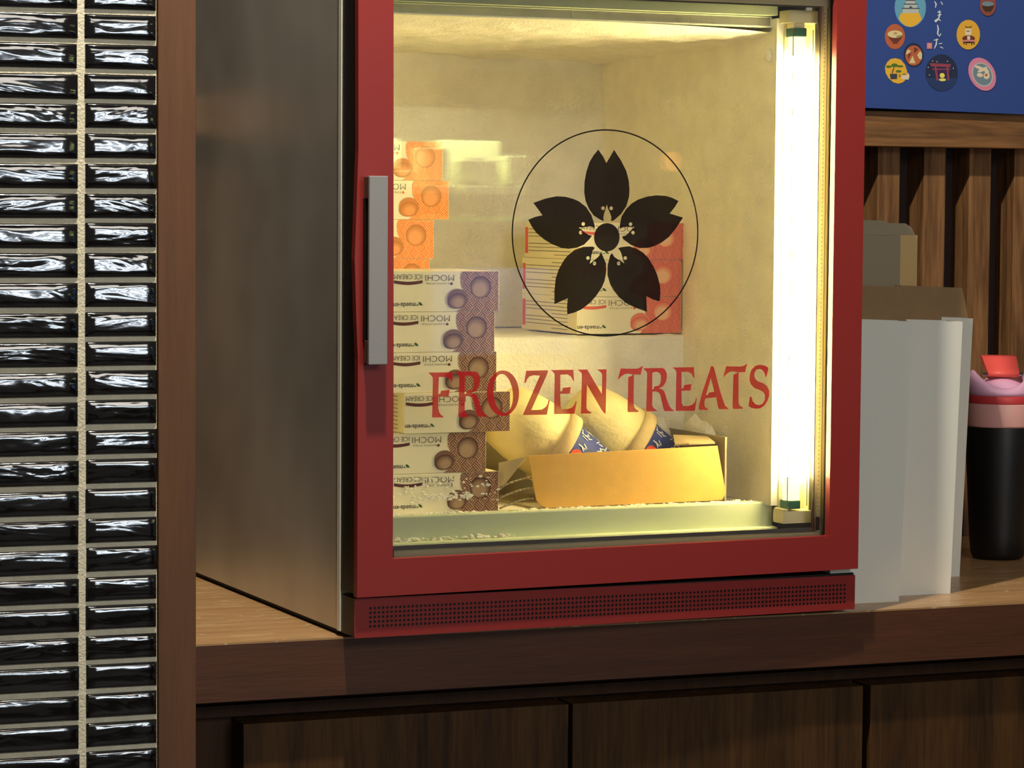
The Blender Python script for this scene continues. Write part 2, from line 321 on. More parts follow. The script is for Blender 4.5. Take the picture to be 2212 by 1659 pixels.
TR=json.loads('''{"letters":[[[[854,2831],[1126,2831],[1137,2824],[1136,2718],[1123,2742],[1098,2766],[1059,2781],[977,2781],[971,2615],[971,2597],[994,2597],[1003,2632],[1106,2640],[1092,2568],[971,2568],[972,2438],[985,2396],[1004,2369],[1033,2351],[1027,2342],[900,2344],[905,2592],[907,2769],[897,2790]]],[[[1165,2836],[1409,2834],[1438,2817],[1462,2773],[1462,2725],[1449,2673],[1429,2640],[1400,2614],[1366,2606],[1372,2600],[1408,2587],[1432,2568],[1445,2534],[1466,2466],[1498,2393],[1519,2367],[1556,2344],[1540,2337],[1433,2341],[1420,2376],[1383,2521],[1367,2550],[1330,2567],[1283,2566],[1282,2417],[1295,2384],[1347,2342],[1212,2340],[1207,2371],[1217,2778],[1204,2804]],[[1282,2784],[1329,2792],[1365,2780],[1386,2751],[1389,2707],[1382,2660],[1361,2631],[1309,2625],[1296,2594],[1281,2590]]],[[[1927,2587],[1925,2547],[1919,2509],[1907,2473],[1892,2440],[1872,2410],[1849,2385],[1824,2365],[1796,2351],[1766,2342],[1736,2340],[1706,2344],[1676,2354],[1648,2369],[1623,2391],[1600,2417],[1580,2447],[1564,2481],[1552,2517],[1545,2555],[1542,2594],[1544,2633],[1551,2671],[1562,2707],[1578,2741],[1597,2770],[1620,2795],[1645,2815],[1673,2830],[1702,2838],[1732,2841],[1763,2837],[1792,2828],[1820,2812],[1846,2791],[1869,2765],[1889,2735],[1905,2701],[1917,2664],[1925,2626]],[[1852,2598],[1854,2564],[1854,2531],[1851,2500],[1845,2471],[1836,2444],[1825,2422],[1812,2403],[1797,2389],[1780,2380],[1763,2376],[1744,2377],[1726,2384],[1708,2395],[1690,2412],[1674,2432],[1659,2457],[1646,2484],[1636,2515],[1628,2547],[1622,2580],[1620,2613],[1620,2646],[1623,2677],[1629,2706],[1638,2733],[1649,2755],[1662,2774],[1677,2788],[1693,2797],[1711,2801],[1729,2800],[1748,2794],[1766,2782],[1783,2766],[1800,2745],[1815,2721],[1827,2693],[1838,2663],[1846,2631]]],[[[2011,2832],[2274,2832],[2271,2805],[2074,2398],[2136,2397],[2202,2401],[2247,2427],[2273,2463],[2283,2505],[2296,2495],[2277,2409],[2263,2343],[1973,2345],[2176,2775],[2100,2781],[2048,2767],[2022,2737],[2003,2696],[1988,2699]]],[[[2303,2834],[2581,2833],[2592,2703],[2575,2721],[2548,2761],[2508,2783],[2422,2781],[2424,2598],[2444,2597],[2457,2636],[2554,2643],[2540,2570],[2424,2571],[2429,2429],[2445,2402],[2512,2397],[2568,2414],[2597,2444],[2614,2485],[2624,2479],[2598,2344],[2350,2348],[2355,2785],[2336,2813]]],[[[2630,2833],[2750,2833],[2933,2557],[2934,2775],[2914,2803],[2870,2831],[2987,2832],[2982,2337],[2962,2345],[2938,2370],[2748,2667],[2744,2410],[2758,2380],[2811,2351],[2791,2344],[2678,2345],[2686,2780],[2674,2804]]],[[[3163,2838],[3249,2834],[3353,2832],[3394,2839],[3423,2858],[3440,2857],[3425,2827],[3412,2766],[3327,2767],[3326,2642],[3328,2431],[3336,2398],[3357,2376],[3389,2359],[3384,2348],[3259,2348],[3251,2367],[3257,2741],[3301,2754],[3312,2768],[3249,2779],[3208,2772],[3167,2747],[3136,2718],[3129,2725]]],[[[3438,2836],[3684,2835],[3713,2818],[3737,2775],[3738,2728],[3725,2676],[3705,2644],[3676,2619],[3642,2611],[3647,2605],[3684,2593],[3708,2573],[3722,2540],[3743,2474],[3776,2402],[3797,2376],[3834,2354],[3819,2347],[3711,2351],[3697,2385],[3659,2527],[3643,2556],[3606,2573],[3559,2572],[3558,2426],[3571,2393],[3624,2352],[3488,2350],[3483,2381],[3491,2779],[3478,2805]],[[3556,2785],[3603,2794],[3640,2781],[3662,2753],[3665,2710],[3657,2664],[3637,2636],[3584,2630],[3572,2599],[3556,2595]]],[[[3807,2839],[4077,2837],[4088,2707],[4072,2725],[4045,2765],[4006,2787],[3923,2785],[3925,2601],[3944,2600],[3957,2639],[4052,2647],[4038,2573],[3925,2574],[3930,2431],[3947,2403],[4011,2399],[4066,2416],[4095,2445],[4110,2488],[4120,2481],[4096,2345],[3854,2349],[3857,2789],[3839,2817]]],[[[4292,2844],[4326,2841],[4337,2812],[4416,2559],[4460,2440],[4482,2392],[4525,2362],[4515,2353],[4407,2355],[4391,2375],[4374,2451],[4366,2492],[4230,2482],[4217,2445],[4218,2397],[4231,2378],[4266,2356],[4258,2350],[4154,2354],[4144,2366],[4146,2399],[4181,2531],[4284,2813]],[[4296,2709],[4341,2554],[4277,2548],[4256,2520],[4235,2518],[4286,2690]]],[[[4489,2841],[4573,2836],[4675,2835],[4716,2842],[4744,2860],[4760,2860],[4746,2830],[4733,2770],[4650,2770],[4649,2646],[4652,2437],[4660,2404],[4681,2383],[4712,2366],[4707,2354],[4584,2355],[4576,2374],[4582,2744],[4625,2758],[4635,2771],[4573,2782],[4533,2775],[4492,2751],[4462,2721],[4455,2728]]],[[[5023,2822],[5032,2800],[5006,2710],[4995,2715],[4984,2754],[4961,2787],[4923,2805],[4880,2796],[4856,2765],[4851,2727],[4865,2689],[4898,2664],[4969,2639],[5018,2605],[5046,2556],[5047,2494],[5026,2437],[4989,2385],[4935,2353],[4876,2350],[4816,2361],[4781,2383],[4798,2490],[4820,2485],[4831,2441],[4869,2402],[4918,2389],[4961,2405],[4991,2448],[4993,2500],[4970,2539],[4921,2564],[4851,2589],[4809,2628],[4790,2676],[4792,2738],[4815,2799],[4863,2841],[4923,2852],[4977,2844]]]],"petal":[[-114.6,966.2],[-59.9,897.8],[-14.8,820.2],[33.6,894.6],[78.9,966.2],[165.7,849.2],[233.0,731.6],[263.8,628.3],[273.2,524.6],[269.0,450.4],[237.1,346.3],[171.9,257.0],[82.0,185.4],[49.2,179.3],[52.0,226.7],[35.1,271.0],[11.6,315.3],[-5.3,362.5],[-18.0,315.1],[-33.9,270.6],[-45.0,226.2],[-41.2,178.9],[-82.4,193.5],[-164.7,240.3],[-222.7,313.8],[-264.3,401.9],[-281.5,490.1],[-279.3,607.9],[-259.2,718.5],[-219.5,829.4],[-171.2,903.6]],"poster":[["sky",[[10176,7483],[10171,7422],[10154,7364],[10125,7311],[10086,7267],[10040,7233],[9988,7211],[9933,7202],[9877,7208],[9824,7226],[9777,7257],[9737,7299],[9707,7350],[9687,7407],[9680,7467],[9685,7528],[9703,7586],[9731,7638],[9769,7682],[9816,7716],[9868,7738],[9923,7747],[9978,7742],[10031,7724],[10079,7693],[10119,7651],[10149,7601],[10169,7543]]],["gold",[[9787,7397],[10072,7401],[10110,7314],[10053,7257],[9990,7220],[9932,7205],[9853,7218],[9789,7267],[9748,7321]]],["stone",[[9807,7457],[10060,7465],[10061,7401],[9808,7393]]],["stone",[[9832,7518],[10032,7525],[10034,7464],[9833,7458]]],["stone",[[9855,7574],[10000,7579],[10001,7523],[9856,7519]]],["stone",[[9872,7639],[9977,7643],[9979,7578],[9873,7575]]],["slate",[[9786,7450],[9804,7464],[10062,7472],[10081,7459]]],["slate",[[9816,7509],[9835,7523],[10029,7529],[10048,7517]]],["slate",[[9842,7563],[9860,7577],[9996,7582],[10016,7569]]],["slate",[[9856,7626],[9875,7639],[9974,7643],[9993,7630]]],["slate",[[9958,7480],[9958,7478],[9956,7476],[9953,7474],[9949,7472],[9944,7471],[9939,7470],[9933,7470],[9927,7470],[9922,7470],[9917,7471],[9913,7473],[9910,7475],[9908,7477],[9907,7479],[9908,7481],[9910,7483],[9913,7485],[9917,7487],[9922,7488],[9927,7489],[9933,7490],[9938,7490],[9944,7489],[9948,7488],[9953,7487],[9956,7485],[9957,7483]]],["terra",[[9850,7071],[9847,7032],[9836,6995],[9818,6961],[9793,6933],[9764,6912],[9731,6898],[9695,6893],[9660,6896],[9627,6908],[9597,6928],[9571,6954],[9552,6987],[9540,7023],[9535,7062],[9538,7100],[9549,7137],[9567,7171],[9592,7199],[9621,7220],[9654,7234],[9689,7239],[9725,7236],[9758,7224],[9788,7205],[9814,7178],[9833,7145],[9846,7109]]],["maroon",[[9573,7093],[9810,7094],[9793,7041],[9762,7006],[9736,6987],[9739,6966],[9659,6966],[9655,6988],[9609,7027]]],["broth",[[9808,7102],[9805,7090],[9797,7079],[9783,7069],[9765,7060],[9743,7053],[9719,7049],[9693,7047],[9667,7047],[9643,7050],[9621,7056],[9602,7064],[9588,7073],[9579,7084],[9576,7095],[9579,7107],[9587,7118],[9601,7128],[9619,7137],[9641,7143],[9665,7148],[9691,7150],[9717,7149],[9741,7146],[9763,7141],[9782,7133],[9796,7124],[9805,7113]]],["sand",[[9728,7110],[9728,7106],[9726,7102],[9722,7099],[9718,7096],[9712,7093],[9706,7092],[9699,7091],[9693,7091],[9687,7093],[9681,7095],[9676,7097],[9673,7101],[9670,7105],[9670,7109],[9670,7113],[9672,7117],[9676,7120],[9680,7123],[9686,7126],[9692,7127],[9699,7128],[9705,7128],[9712,7127],[9717,7125],[9722,7122],[9725,7118],[9728,7115]]],["moss",[[9793,7083],[9792,7081],[9790,7078],[9785,7076],[9779,7073],[9771,7070],[9762,7067],[9753,7064],[9743,7062],[9734,7060],[9725,7059],[9718,7059],[9713,7059],[9709,7060],[9708,7062],[9708,7064],[9711,7066],[9715,7069],[9722,7072],[9730,7075],[9738,7078],[9748,7080],[9757,7082],[9767,7084],[9775,7085],[9782,7086],[9788,7085],[9791,7084]]],["night",[[10149,6834],[10148,6796],[10140,6760],[10124,6727],[10102,6699],[10074,6676],[10041,6661],[10006,6654],[9971,6655],[9936,6664],[9904,6682],[9877,6706],[9855,6736],[9840,6770],[9832,6806],[9833,6843],[9841,6879],[9857,6912],[9879,6941],[9907,6963],[9939,6978],[9974,6986],[10009,6985],[10044,6975],[10076,6958],[10104,6934],[10126,6904],[10141,6870]]],["terra",[[10126,6816],[10123,6785],[10114,6755],[10098,6729],[10078,6706],[10053,6689],[10025,6678],[9995,6674],[9965,6676],[9937,6686],[9911,6702],[9890,6723],[9874,6749],[9863,6778],[9859,6809],[9862,6840],[9871,6870],[9887,6896],[9907,6919],[9932,6936],[9960,6947],[9990,6951],[10020,6949],[10048,6939],[10074,6923],[10095,6902],[10112,6876],[10122,6847]]],["broth",[[9974,6810],[10021,6705],[9920,6705]]],["broth",[[9890,6896],[9949,6874],[9918,6844],[9865,6821]]],["broth",[[10092,6878],[10124,6842],[10120,6763],[10081,6767],[10045,6821]]],["maroon",[[9996,6931],[10060,6900],[9997,6839]]],["maroon",[[9902,6827],[9955,6847],[9904,6753]]],["gold",[[9703,6768],[9788,6750],[9852,6687],[9891,6595],[9887,6493],[9835,6441],[9762,6416],[9677,6433],[9603,6487],[9554,6559],[9542,6642],[9573,6707],[9630,6755]]],["maroon",[[9681,6647],[9666,6611],[9682,6606],[9691,6644]]],["maroon",[[9666,6611],[9648,6573],[9664,6569],[9682,6606]]],["maroon",[[9648,6573],[9654,6552],[9664,6553],[9664,6569]]],["leaf",[[9648,6649],[9647,6645],[9644,6641],[9638,6638],[9631,6634],[9622,6632],[9613,6630],[9602,6630],[9592,6630],[9582,6631],[9573,6633],[9566,6636],[9560,6639],[9557,6643],[9556,6647],[9557,6651],[9560,6655],[9566,6659],[9573,6662],[9582,6664],[9591,6666],[9602,6667],[9612,6666],[9622,6665],[9631,6663],[9638,6661],[9643,6657],[9647,6653]]],["leaf",[[9744,6670],[9742,6664],[9739,6659],[9732,6654],[9724,6649],[9714,6646],[9703,6644],[9691,6643],[9680,6643],[9669,6645],[9659,6648],[9650,6652],[9644,6656],[9640,6662],[9638,6668],[9640,6673],[9643,6679],[9650,6684],[9658,6688],[9668,6692],[9679,6694],[9691,6695],[9702,6694],[9713,6693],[9723,6690],[9732,6686],[9738,6681],[9742,6676]]],["leaf",[[9831,6658],[9830,6655],[9826,6651],[9820,6648],[9812,6646],[9802,6644],[9791,6642],[9779,6641],[9767,6642],[9756,6642],[9746,6644],[9738,6646],[9731,6649],[9727,6652],[9726,6656],[9727,6659],[9731,6663],[9737,6666],[9746,6669],[9756,6671],[9767,6672],[9778,6673],[9790,6673],[9801,6672],[9811,6670],[9820,6668],[9826,6665],[9830,6662]]],["leaf",[[9803,6588],[9802,6584],[9799,6580],[9793,6577],[9786,6573],[9777,6571],[9767,6569],[9757,6569],[9747,6569],[9737,6570],[9728,6572],[9721,6575],[9715,6578],[9712,6582],[9710,6586],[9711,6590],[9715,6594],[9720,6598],[9728,6601],[9736,6603],[9746,6605],[9756,6606],[9767,6606],[9777,6604],[9785,6602],[9793,6600],[9798,6596],[9802,6592]]],["slate",[[9617,6549],[9735,6554],[9734,6480],[9634,6476]]],["cream",[[9802,6528],[9844,6538],[9886,6538],[9901,6577],[9931,6531],[9914,6475],[9866,6479],[9803,6482]]],["moss",[[9869,6550],[9869,6548],[9867,6545],[9864,6543],[9860,6541],[9855,6540],[9850,6539],[9844,6538],[9838,6539],[9833,6539],[9828,6540],[9824,6542],[9821,6544],[9819,6546],[9819,6549],[9819,6551],[9821,6554],[9824,6556],[9828,6558],[9833,6559],[9838,6560],[9844,6561],[9849,6560],[9855,6560],[9860,6559],[9864,6557],[9867,6555],[9869,6553]]],["moss",[[9788,6528],[9788,6523],[9787,6518],[9786,6514],[9784,6510],[9782,6508],[9779,6506],[9776,6505],[9773,6506],[9771,6507],[9768,6510],[9766,6513],[9764,6518],[9763,6522],[9763,6527],[9763,6532],[9764,6537],[9766,6541],[9767,6545],[9770,6547],[9772,6549],[9775,6550],[9778,6549],[9781,6548],[9783,6545],[9785,6542],[9787,6537],[9788,6533]]],["night",[[10694,6591],[10689,6534],[10671,6479],[10641,6430],[10601,6388],[10553,6357],[10499,6337],[10443,6329],[10385,6334],[10331,6352],[10282,6381],[10241,6421],[10210,6469],[10190,6522],[10182,6579],[10188,6636],[10205,6690],[10235,6739],[10275,6781],[10322,6813],[10376,6833],[10433,6841],[10490,6836],[10545,6818],[10594,6789],[10635,6750],[10667,6702],[10687,6648]]],["deep",[[10189,6505],[10691,6516],[10665,6455],[10602,6379],[10517,6340],[10432,6329],[10346,6355],[10260,6409]]],["plum",[[10341,6620],[10528,6624],[10530,6517],[10364,6513]]],["torii",[[10244,6713],[10583,6708],[10570,6665],[10271,6669]]],["torii",[[10288,6638],[10570,6645],[10571,6628],[10288,6621]]],["torii",[[10321,6671],[10351,6671],[10389,6477],[10357,6476]]],["torii",[[10513,6675],[10543,6676],[10563,6481],[10534,6480]]],["moon",[[10488,6548],[10487,6541],[10484,6533],[10479,6527],[10473,6521],[10465,6517],[10457,6515],[10448,6514],[10439,6514],[10430,6516],[10422,6520],[10416,6525],[10411,6532],[10408,6539],[10406,6546],[10407,6554],[10410,6561],[10415,6567],[10421,6573],[10429,6577],[10437,6580],[10446,6581],[10455,6580],[10464,6578],[10472,6574],[10478,6569],[10483,6562],[10486,6555]]],["moon",[[10508,6489],[10507,6484],[10503,6480],[10496,6476],[10487,6472],[10477,6470],[10465,6468],[10453,6467],[10440,6467],[10429,6469],[10418,6471],[10409,6474],[10403,6478],[10398,6482],[10397,6486],[10398,6491],[10402,6495],[10409,6499],[10417,6503],[10428,6505],[10440,6507],[10452,6508],[10464,6508],[10476,6507],[10487,6504],[10496,6501],[10502,6498],[10506,6493]]],["cream",[[10299,6744],[10297,6739],[10291,6737],[10285,6739],[10282,6744],[10285,6749],[10291,6752],[10297,6750]]],["cream",[[10369,6735],[10366,6730],[10360,6727],[10354,6729],[10352,6735],[10354,6740],[10360,6742],[10366,6740]]],["cream",[[10534,6746],[10532,6740],[10526,6738],[10520,6740],[10517,6745],[10519,6751],[10525,6753],[10531,6751]]],["cream",[[10232,6654],[10229,6649],[10224,6647],[10217,6649],[10215,6654],[10217,6659],[10223,6662],[10229,6660]]],["cream",[[10253,6550],[10251,6545],[10245,6542],[10239,6544],[10236,6550],[10238,6555],[10244,6557],[10250,6555]]],["cream",[[10632,6650],[10630,6645],[10624,6643],[10618,6645],[10615,6650],[10617,6655],[10623,6658],[10630,6655]]],["chalk",[[10298,7567],[10321,7531],[10344,7534],[10310,7574]]],["chalk",[[10321,7531],[10313,7484],[10326,7482],[10344,7534]]],["chalk",[[10400,7566],[10430,7525],[10442,7532],[10412,7573]]],["chalk",[[10353,7416],[10412,7419],[10411,7432],[10352,7428]]],["chalk",[[10358,7373],[10419,7387],[10415,7399],[10355,7385]]],["chalk",[[10377,7447],[10381,7389],[10404,7387],[10391,7449]]],["chalk",[[10381,7389],[10360,7332],[10381,7322],[10404,7387]]],["chalk",[[10360,7332],[10318,7293],[10329,7275],[10381,7322]]],["chalk",[[10318,7293],[10322,7294],[10303,7306],[10329,7275]]],["chalk",[[10322,7294],[10365,7319],[10365,7340],[10303,7306]]],["chalk",[[10365,7319],[10404,7298],[10412,7308],[10365,7340]]],["chalk",[[10349,7244],[10359,7192],[10383,7193],[10363,7247]]],["chalk",[[10359,7192],[10350,7120],[10373,7124],[10383,7193]]],["chalk",[[10350,7120],[10392,7080],[10390,7101],[10373,7124]]],["chalk",[[10392,7080],[10423,7125],[10411,7132],[10390,7101]]],["chalk",[[10303,7026],[10377,7038],[10375,7050],[10300,7038]]],["chalk",[[10342,7054],[10331,6980],[10354,6976],[10356,7054]]],["chalk",[[10331,6980],[10310,6919],[10323,6915],[10354,6976]]],["chalk",[[10384,6978],[10437,6988],[10434,7000],[10381,6989]]],["chalk",[[10401,6939],[10452,6918],[10458,6929],[10407,6950]]],["stamp",[[10193,6992],[10276,6995],[10277,6913],[10194,6911]]],["chalk",[[10217,6972],[10251,6970],[10259,6971],[10218,6977]]],["chalk",[[10251,6970],[10219,6947],[10228,6947],[10259,6971]]],["chalk",[[10219,6947],[10254,6927],[10257,6931],[10228,6947]]],["gold2",[[11040,7130],[11036,7083],[11023,7039],[11001,6999],[10972,6966],[10937,6940],[10897,6924],[10855,6917],[10813,6921],[10773,6936],[10736,6959],[10706,6991],[10683,7030],[10668,7073],[10662,7119],[10666,7165],[10679,7209],[10701,7249],[10730,7283],[10765,7308],[10805,7325],[10847,7331],[10889,7327],[10929,7313],[10966,7290],[10996,7258],[11020,7219],[11035,7176]]],["umber",[[10788,7256],[10819,7233],[10878,7235],[10906,7259],[10896,7225],[10808,7220]]],["cream",[[10800,7205],[10897,7208],[10898,7119],[10802,7116]]],["umber",[[10820,7177],[10873,7179],[10874,7168],[10820,7166]]],["maroon",[[10958,7074],[10956,7064],[10949,7054],[10937,7046],[10921,7038],[10901,7032],[10880,7028],[10857,7027],[10834,7027],[10813,7030],[10793,7034],[10777,7041],[10765,7049],[10757,7059],[10754,7068],[10757,7078],[10764,7088],[10776,7097],[10792,7104],[10811,7110],[10833,7114],[10855,7116],[10878,7116],[10900,7113],[10919,7108],[10936,7101],[10948,7093],[10956,7084]]],["cream",[[10834,7105],[10880,7106],[10881,7056],[10835,7055]]],["stamp",[[10981,7040],[10978,7037],[10969,7033],[10954,7030],[10935,7027],[10913,7025],[10887,7023],[10860,7022],[10834,7022],[10808,7022],[10785,7023],[10766,7025],[10752,7027],[10743,7030],[10740,7033],[10743,7037],[10752,7040],[10766,7044],[10785,7046],[10808,7049],[10833,7051],[10860,7052],[10887,7052],[10912,7052],[10935,7051],[10954,7049],[10969,7046],[10978,7043]]],["umber",[[10962,7021],[10959,7018],[10952,7015],[10940,7013],[10925,7010],[10906,7009],[10885,7007],[10863,7006],[10841,7006],[10820,7006],[10801,7007],[10786,7009],[10774,7011],[10766,7013],[10764,7016],[10766,7018],[10774,7021],[10785,7024],[10801,7026],[10820,7028],[10840,7029],[10862,7030],[10884,7031],[10905,7030],[10924,7029],[10940,7028],[10952,7026],[10959,7024]]],["umber",[[10775,7013],[10793,7014],[10793,6986],[10775,6985]]],["umber",[[10936,7017],[10954,7018],[10955,6990],[10936,6989]]],["umber",[[10812,7005],[10829,7005],[10829,6980],[10813,6980]]],["umber",[[10898,7007],[10914,7008],[10915,6982],[10899,6982]]],["pink",[[11264,6667],[11291,6617],[11306,6565],[11311,6514],[11304,6467],[11287,6424],[11259,6390],[11222,6365],[11179,6351],[11130,6348],[11080,6357],[11030,6377],[10983,6407],[10940,6446],[10906,6491],[10880,6541],[10864,6592],[10859,6643],[10866,6691],[10884,6733],[10911,6767],[10948,6792],[10991,6806],[11039,6809],[11089,6800],[11140,6781],[11187,6751],[11229,6712]]],["stone",[[11228,6644],[11246,6608],[11257,6571],[11258,6534],[11252,6499],[11237,6468],[11214,6443],[11186,6424],[11152,6412],[11115,6409],[11077,6414],[11039,6427],[11004,6448],[10974,6475],[10948,6507],[10930,6542],[10920,6579],[10918,6616],[10925,6651],[10940,6682],[10962,6708],[10991,6727],[11024,6738],[11061,6741],[11099,6736],[11137,6723],[11172,6703],[11203,6676]]],["slate2",[[11213,6636],[11229,6604],[11239,6571],[11241,6538],[11235,6506],[11222,6478],[11202,6455],[11176,6438],[11146,6428],[11113,6425],[11079,6430],[11045,6442],[11014,6461],[10986,6485],[10963,6514],[10947,6546],[10938,6580],[10936,6613],[10942,6644],[10955,6672],[10975,6695],[11000,6712],[11030,6722],[11063,6725],[11097,6720],[11131,6708],[11162,6690],[11190,6665]]],["cream",[[11106,6649],[11102,6645],[11095,6642],[11085,6641],[11073,6641],[11058,6643],[11043,6646],[11027,6650],[11011,6655],[10996,6661],[10984,6667],[10974,6673],[10967,6680],[10963,6685],[10963,6690],[10967,6694],[10973,6697],[10983,6698],[10996,6698],[11010,6696],[11026,6693],[11042,6689],[11058,6684],[11072,6678],[11085,6672],[11095,6666],[11102,6659],[11106,6654]]],["cream",[[11167,6676],[11167,6671],[11164,6664],[11157,6655],[11147,6647],[11134,6638],[11118,6629],[11101,6621],[11084,6614],[11066,6609],[11050,6605],[11036,6603],[11024,6603],[11016,6605],[11011,6609],[11010,6615],[11014,6622],[11021,6630],[11031,6639],[11044,6648],[11060,6656],[11077,6664],[11094,6671],[11111,6677],[11128,6681],[11142,6683],[11154,6682],[11162,6680]]],["cream",[[11096,6561],[11094,6554],[11089,6549],[11082,6545],[11074,6541],[11064,6539],[11053,6538],[11042,6539],[11031,6541],[11021,6545],[11013,6549],[11006,6554],[11001,6560],[10998,6567],[10998,6573],[11001,6579],[11005,6585],[11012,6589],[11021,6592],[11030,6595],[11041,6595],[11052,6595],[11063,6593],[11073,6589],[11082,6585],[11089,6579],[11094,6573],[11096,6567]]],["cream",[[11185,6589],[11178,6587],[11170,6586],[11162,6587],[11153,6590],[11144,6595],[11135,6601],[11128,6609],[11122,6617],[11117,6626],[11115,6635],[11114,6643],[11115,6651],[11119,6657],[11124,6662],[11130,6665],[11138,6665],[11147,6664],[11156,6661],[11164,6656],[11173,6650],[11180,6642],[11186,6634],[11191,6625],[11194,6616],[11194,6608],[11193,6600],[11190,6594]]],["cream",[[11205,6561],[11204,6550],[11201,6540],[11195,6531],[11187,6523],[11178,6517],[11167,6513],[11156,6511],[11145,6512],[11135,6516],[11125,6521],[11117,6529],[11111,6538],[11107,6548],[11106,6559],[11107,6570],[11110,6580],[11116,6589],[11124,6597],[11133,6603],[11143,6607],[11154,6609],[11166,6608],[11176,6604],[11186,6599],[11194,6591],[11200,6582],[11204,6572]]],["terra",[[11174,6570],[11173,6566],[11171,6562],[11169,6558],[11165,6555],[11160,6553],[11155,6551],[11150,6551],[11145,6551],[11140,6552],[11135,6554],[11131,6557],[11129,6561],[11127,6565],[11126,6569],[11127,6573],[11128,6577],[11131,6580],[11135,6584],[11139,6586],[11144,6587],[11149,6588],[11155,6588],[11160,6586],[11164,6584],[11168,6581],[11171,6578],[11173,6574]]],["brick",[[11289,7547],[11286,7514],[11277,7482],[11262,7454],[11242,7430],[11217,7411],[11189,7400],[11160,7395],[11131,7398],[11103,7408],[11077,7425],[11056,7447],[11040,7475],[11030,7506],[11026,7538],[11028,7571],[11037,7603],[11052,7631],[11073,7655],[11097,7674],[11125,7685],[11154,7690],[11184,7687],[11212,7677],[11237,7661],[11258,7638],[11275,7611],[11285,7580]]],["umber",[[11058,7535],[11257,7541],[11234,7489],[11197,7452],[11118,7450],[11083,7484]]],["slate2",[[11250,7566],[11247,7559],[11241,7551],[11229,7545],[11214,7539],[11196,7534],[11176,7531],[11155,7529],[11134,7530],[11114,7531],[11096,7535],[11081,7540],[11069,7546],[11062,7553],[11060,7560],[11062,7568],[11069,7575],[11080,7582],[11095,7587],[11113,7592],[11133,7595],[11154,7597],[11175,7597],[11195,7595],[11213,7591],[11229,7586],[11240,7580],[11247,7574]]]]}''')

# ---------------------------------------------------------------- setting
mb=MB(); mb.box(-3,3.5,-5.5,.9,-.93,-.90); mb.build('floor',mk('dark_floor',srgb(70,58,48),.5),kind='structure')
# tiled pillar: grout bed + glazed finger tiles
wl=empty('wall_left',(0,0,0),kind='structure')
mb=MB(); mb.box(-.80,-.2292,-.0300,.12,-.90,1.0); mb.build('grout_bed',M['grout'],wl)
def tile_mesh(wd,ht,name):
    nx,nz=14,6; th=.0031; e=.0030; bm=bmesh.new(); V=[]
    xs=[-wd/2,-wd/2+e*.35,-wd/2+e]+[-wd/2+e+(wd-2*e)*i/8 for i in range(1,8)]+[wd/2-e,wd/2-e*.35,wd/2]
    zs=[-ht/2,-ht/2+e*.35,-ht/2+e]+[-ht/2+e+(ht-2*e)*i/4 for i in range(1,4)]+[ht/2-e,ht/2-e*.35,ht/2]
    def prof(a,h):
        d=h-abs(a)
        if d<=1e-7: return 0
        if d<e: return math.sqrt(1-(1-d/e)**2)
        return 1
    for z in zs:
        V.append([bm.verts.new((x,-th*min(prof(x,wd/2),prof(z,ht/2))-.0006*(1-(2*z/ht)**2)*min(prof(x,wd/2),prof(z,ht/2)),z)) for x in xs])
    for j in range(len(zs)-1):
        for i in range(len(xs)-1):
            f_=bm.faces.new((V[j][i],V[j][i+1],V[j+1][i+1],V[j+1][i])); f_.smooth=True
    me=bpy.data.meshes.new(name); bm.to_mesh(me); bm.free(); me.materials.append(M['tile']); return me
tm_l=tile_mesh(.145,.0258,'tile_long'); tm_r=tile_mesh(.0752,.0258,'tile_cut')
for k in range(-7,36):
    zc=-.0998-.01526+.03052*(k+1)
    for side in (0,1):
        o=link('tile',tm_r if side else tm_l,None,wl)
        o.location=((-.2669 if side else -.3840)+random.uniform(-.0005,.0005),-.0295,zc+random.uniform(-.0005,.0005)+(.0004 if side else -.0006))
        o.rotation_euler=(random.uniform(-.014,.014),random.uniform(-.003,.003),random.uniform(-.006,.006))
# brown end board of the pillar
mb=MB(); mb.box(-.2278,-.1876,-.032,.12,-.90,1.0,bev=.0006); mb.build('trim_1',M['board'],kind='structure')

# slatted back wall
wb=empty('wall_back',(0,0,0),kind='structure')
mb=MB(); mb.box(-.80,2.2,.668,.70,-.90,1.1); mb.build('backing_panel',M['slatback'],wb)
mb=MB(); mb.box(-.0176,.0176,0,.0485,0,.575,bev=.0008); sl=mb.build('slat',M['slat'],wb)
sl.location=(.988,.620,0)
for k in range(-15,12):
    if k==0: continue
    o=sl.copy(); COL.objects.link(o); o.location=(.988+.0738*k,.620,0)
rl=MB(); rl.box(-.186,2.2,.585,.668,.555,.6040,bev=.0012); rl.build('trim_2',M['rail'],kind='structure')

# counter
ct=empty('counter',(0,0,0),label='long brown wood counter carrying the red freezer, the cartons and the tumbler',cat='counter')
mb=MB(); mb.box(-.1874,2.2,0,.667,-.0020,0,bev=0); mb.build('worktop',M['counter_top'],ct)
mb=MB(); mb.box(-.1874,2.2,.0002,.667,-.0632,-.0021); mb.build('counter_edge',M['counter_edge'],ct)
mb=MB(); mb.box(-.1874,2.2,.066,.667,-.899,-.0634); mb.build('cabinet_carcass',M['cabdark'],ct)
for x0,x1 in ((-.1211,.2585),(.2636,.6334),(.6433,1.02),(1.03,1.41),(1.42,1.8)):
    mb=MB(); mb.box(x0,x1,.020,.0658,-.86,-.0925,bev=.001); mb.build('cabinet_panel',M['cab'],ct)
mb=MB(); mb.box(-.1874,2.2,.050,.0658,-.0885,-.0765); mb.build('shadow_rail',M['cabdark'],ct)

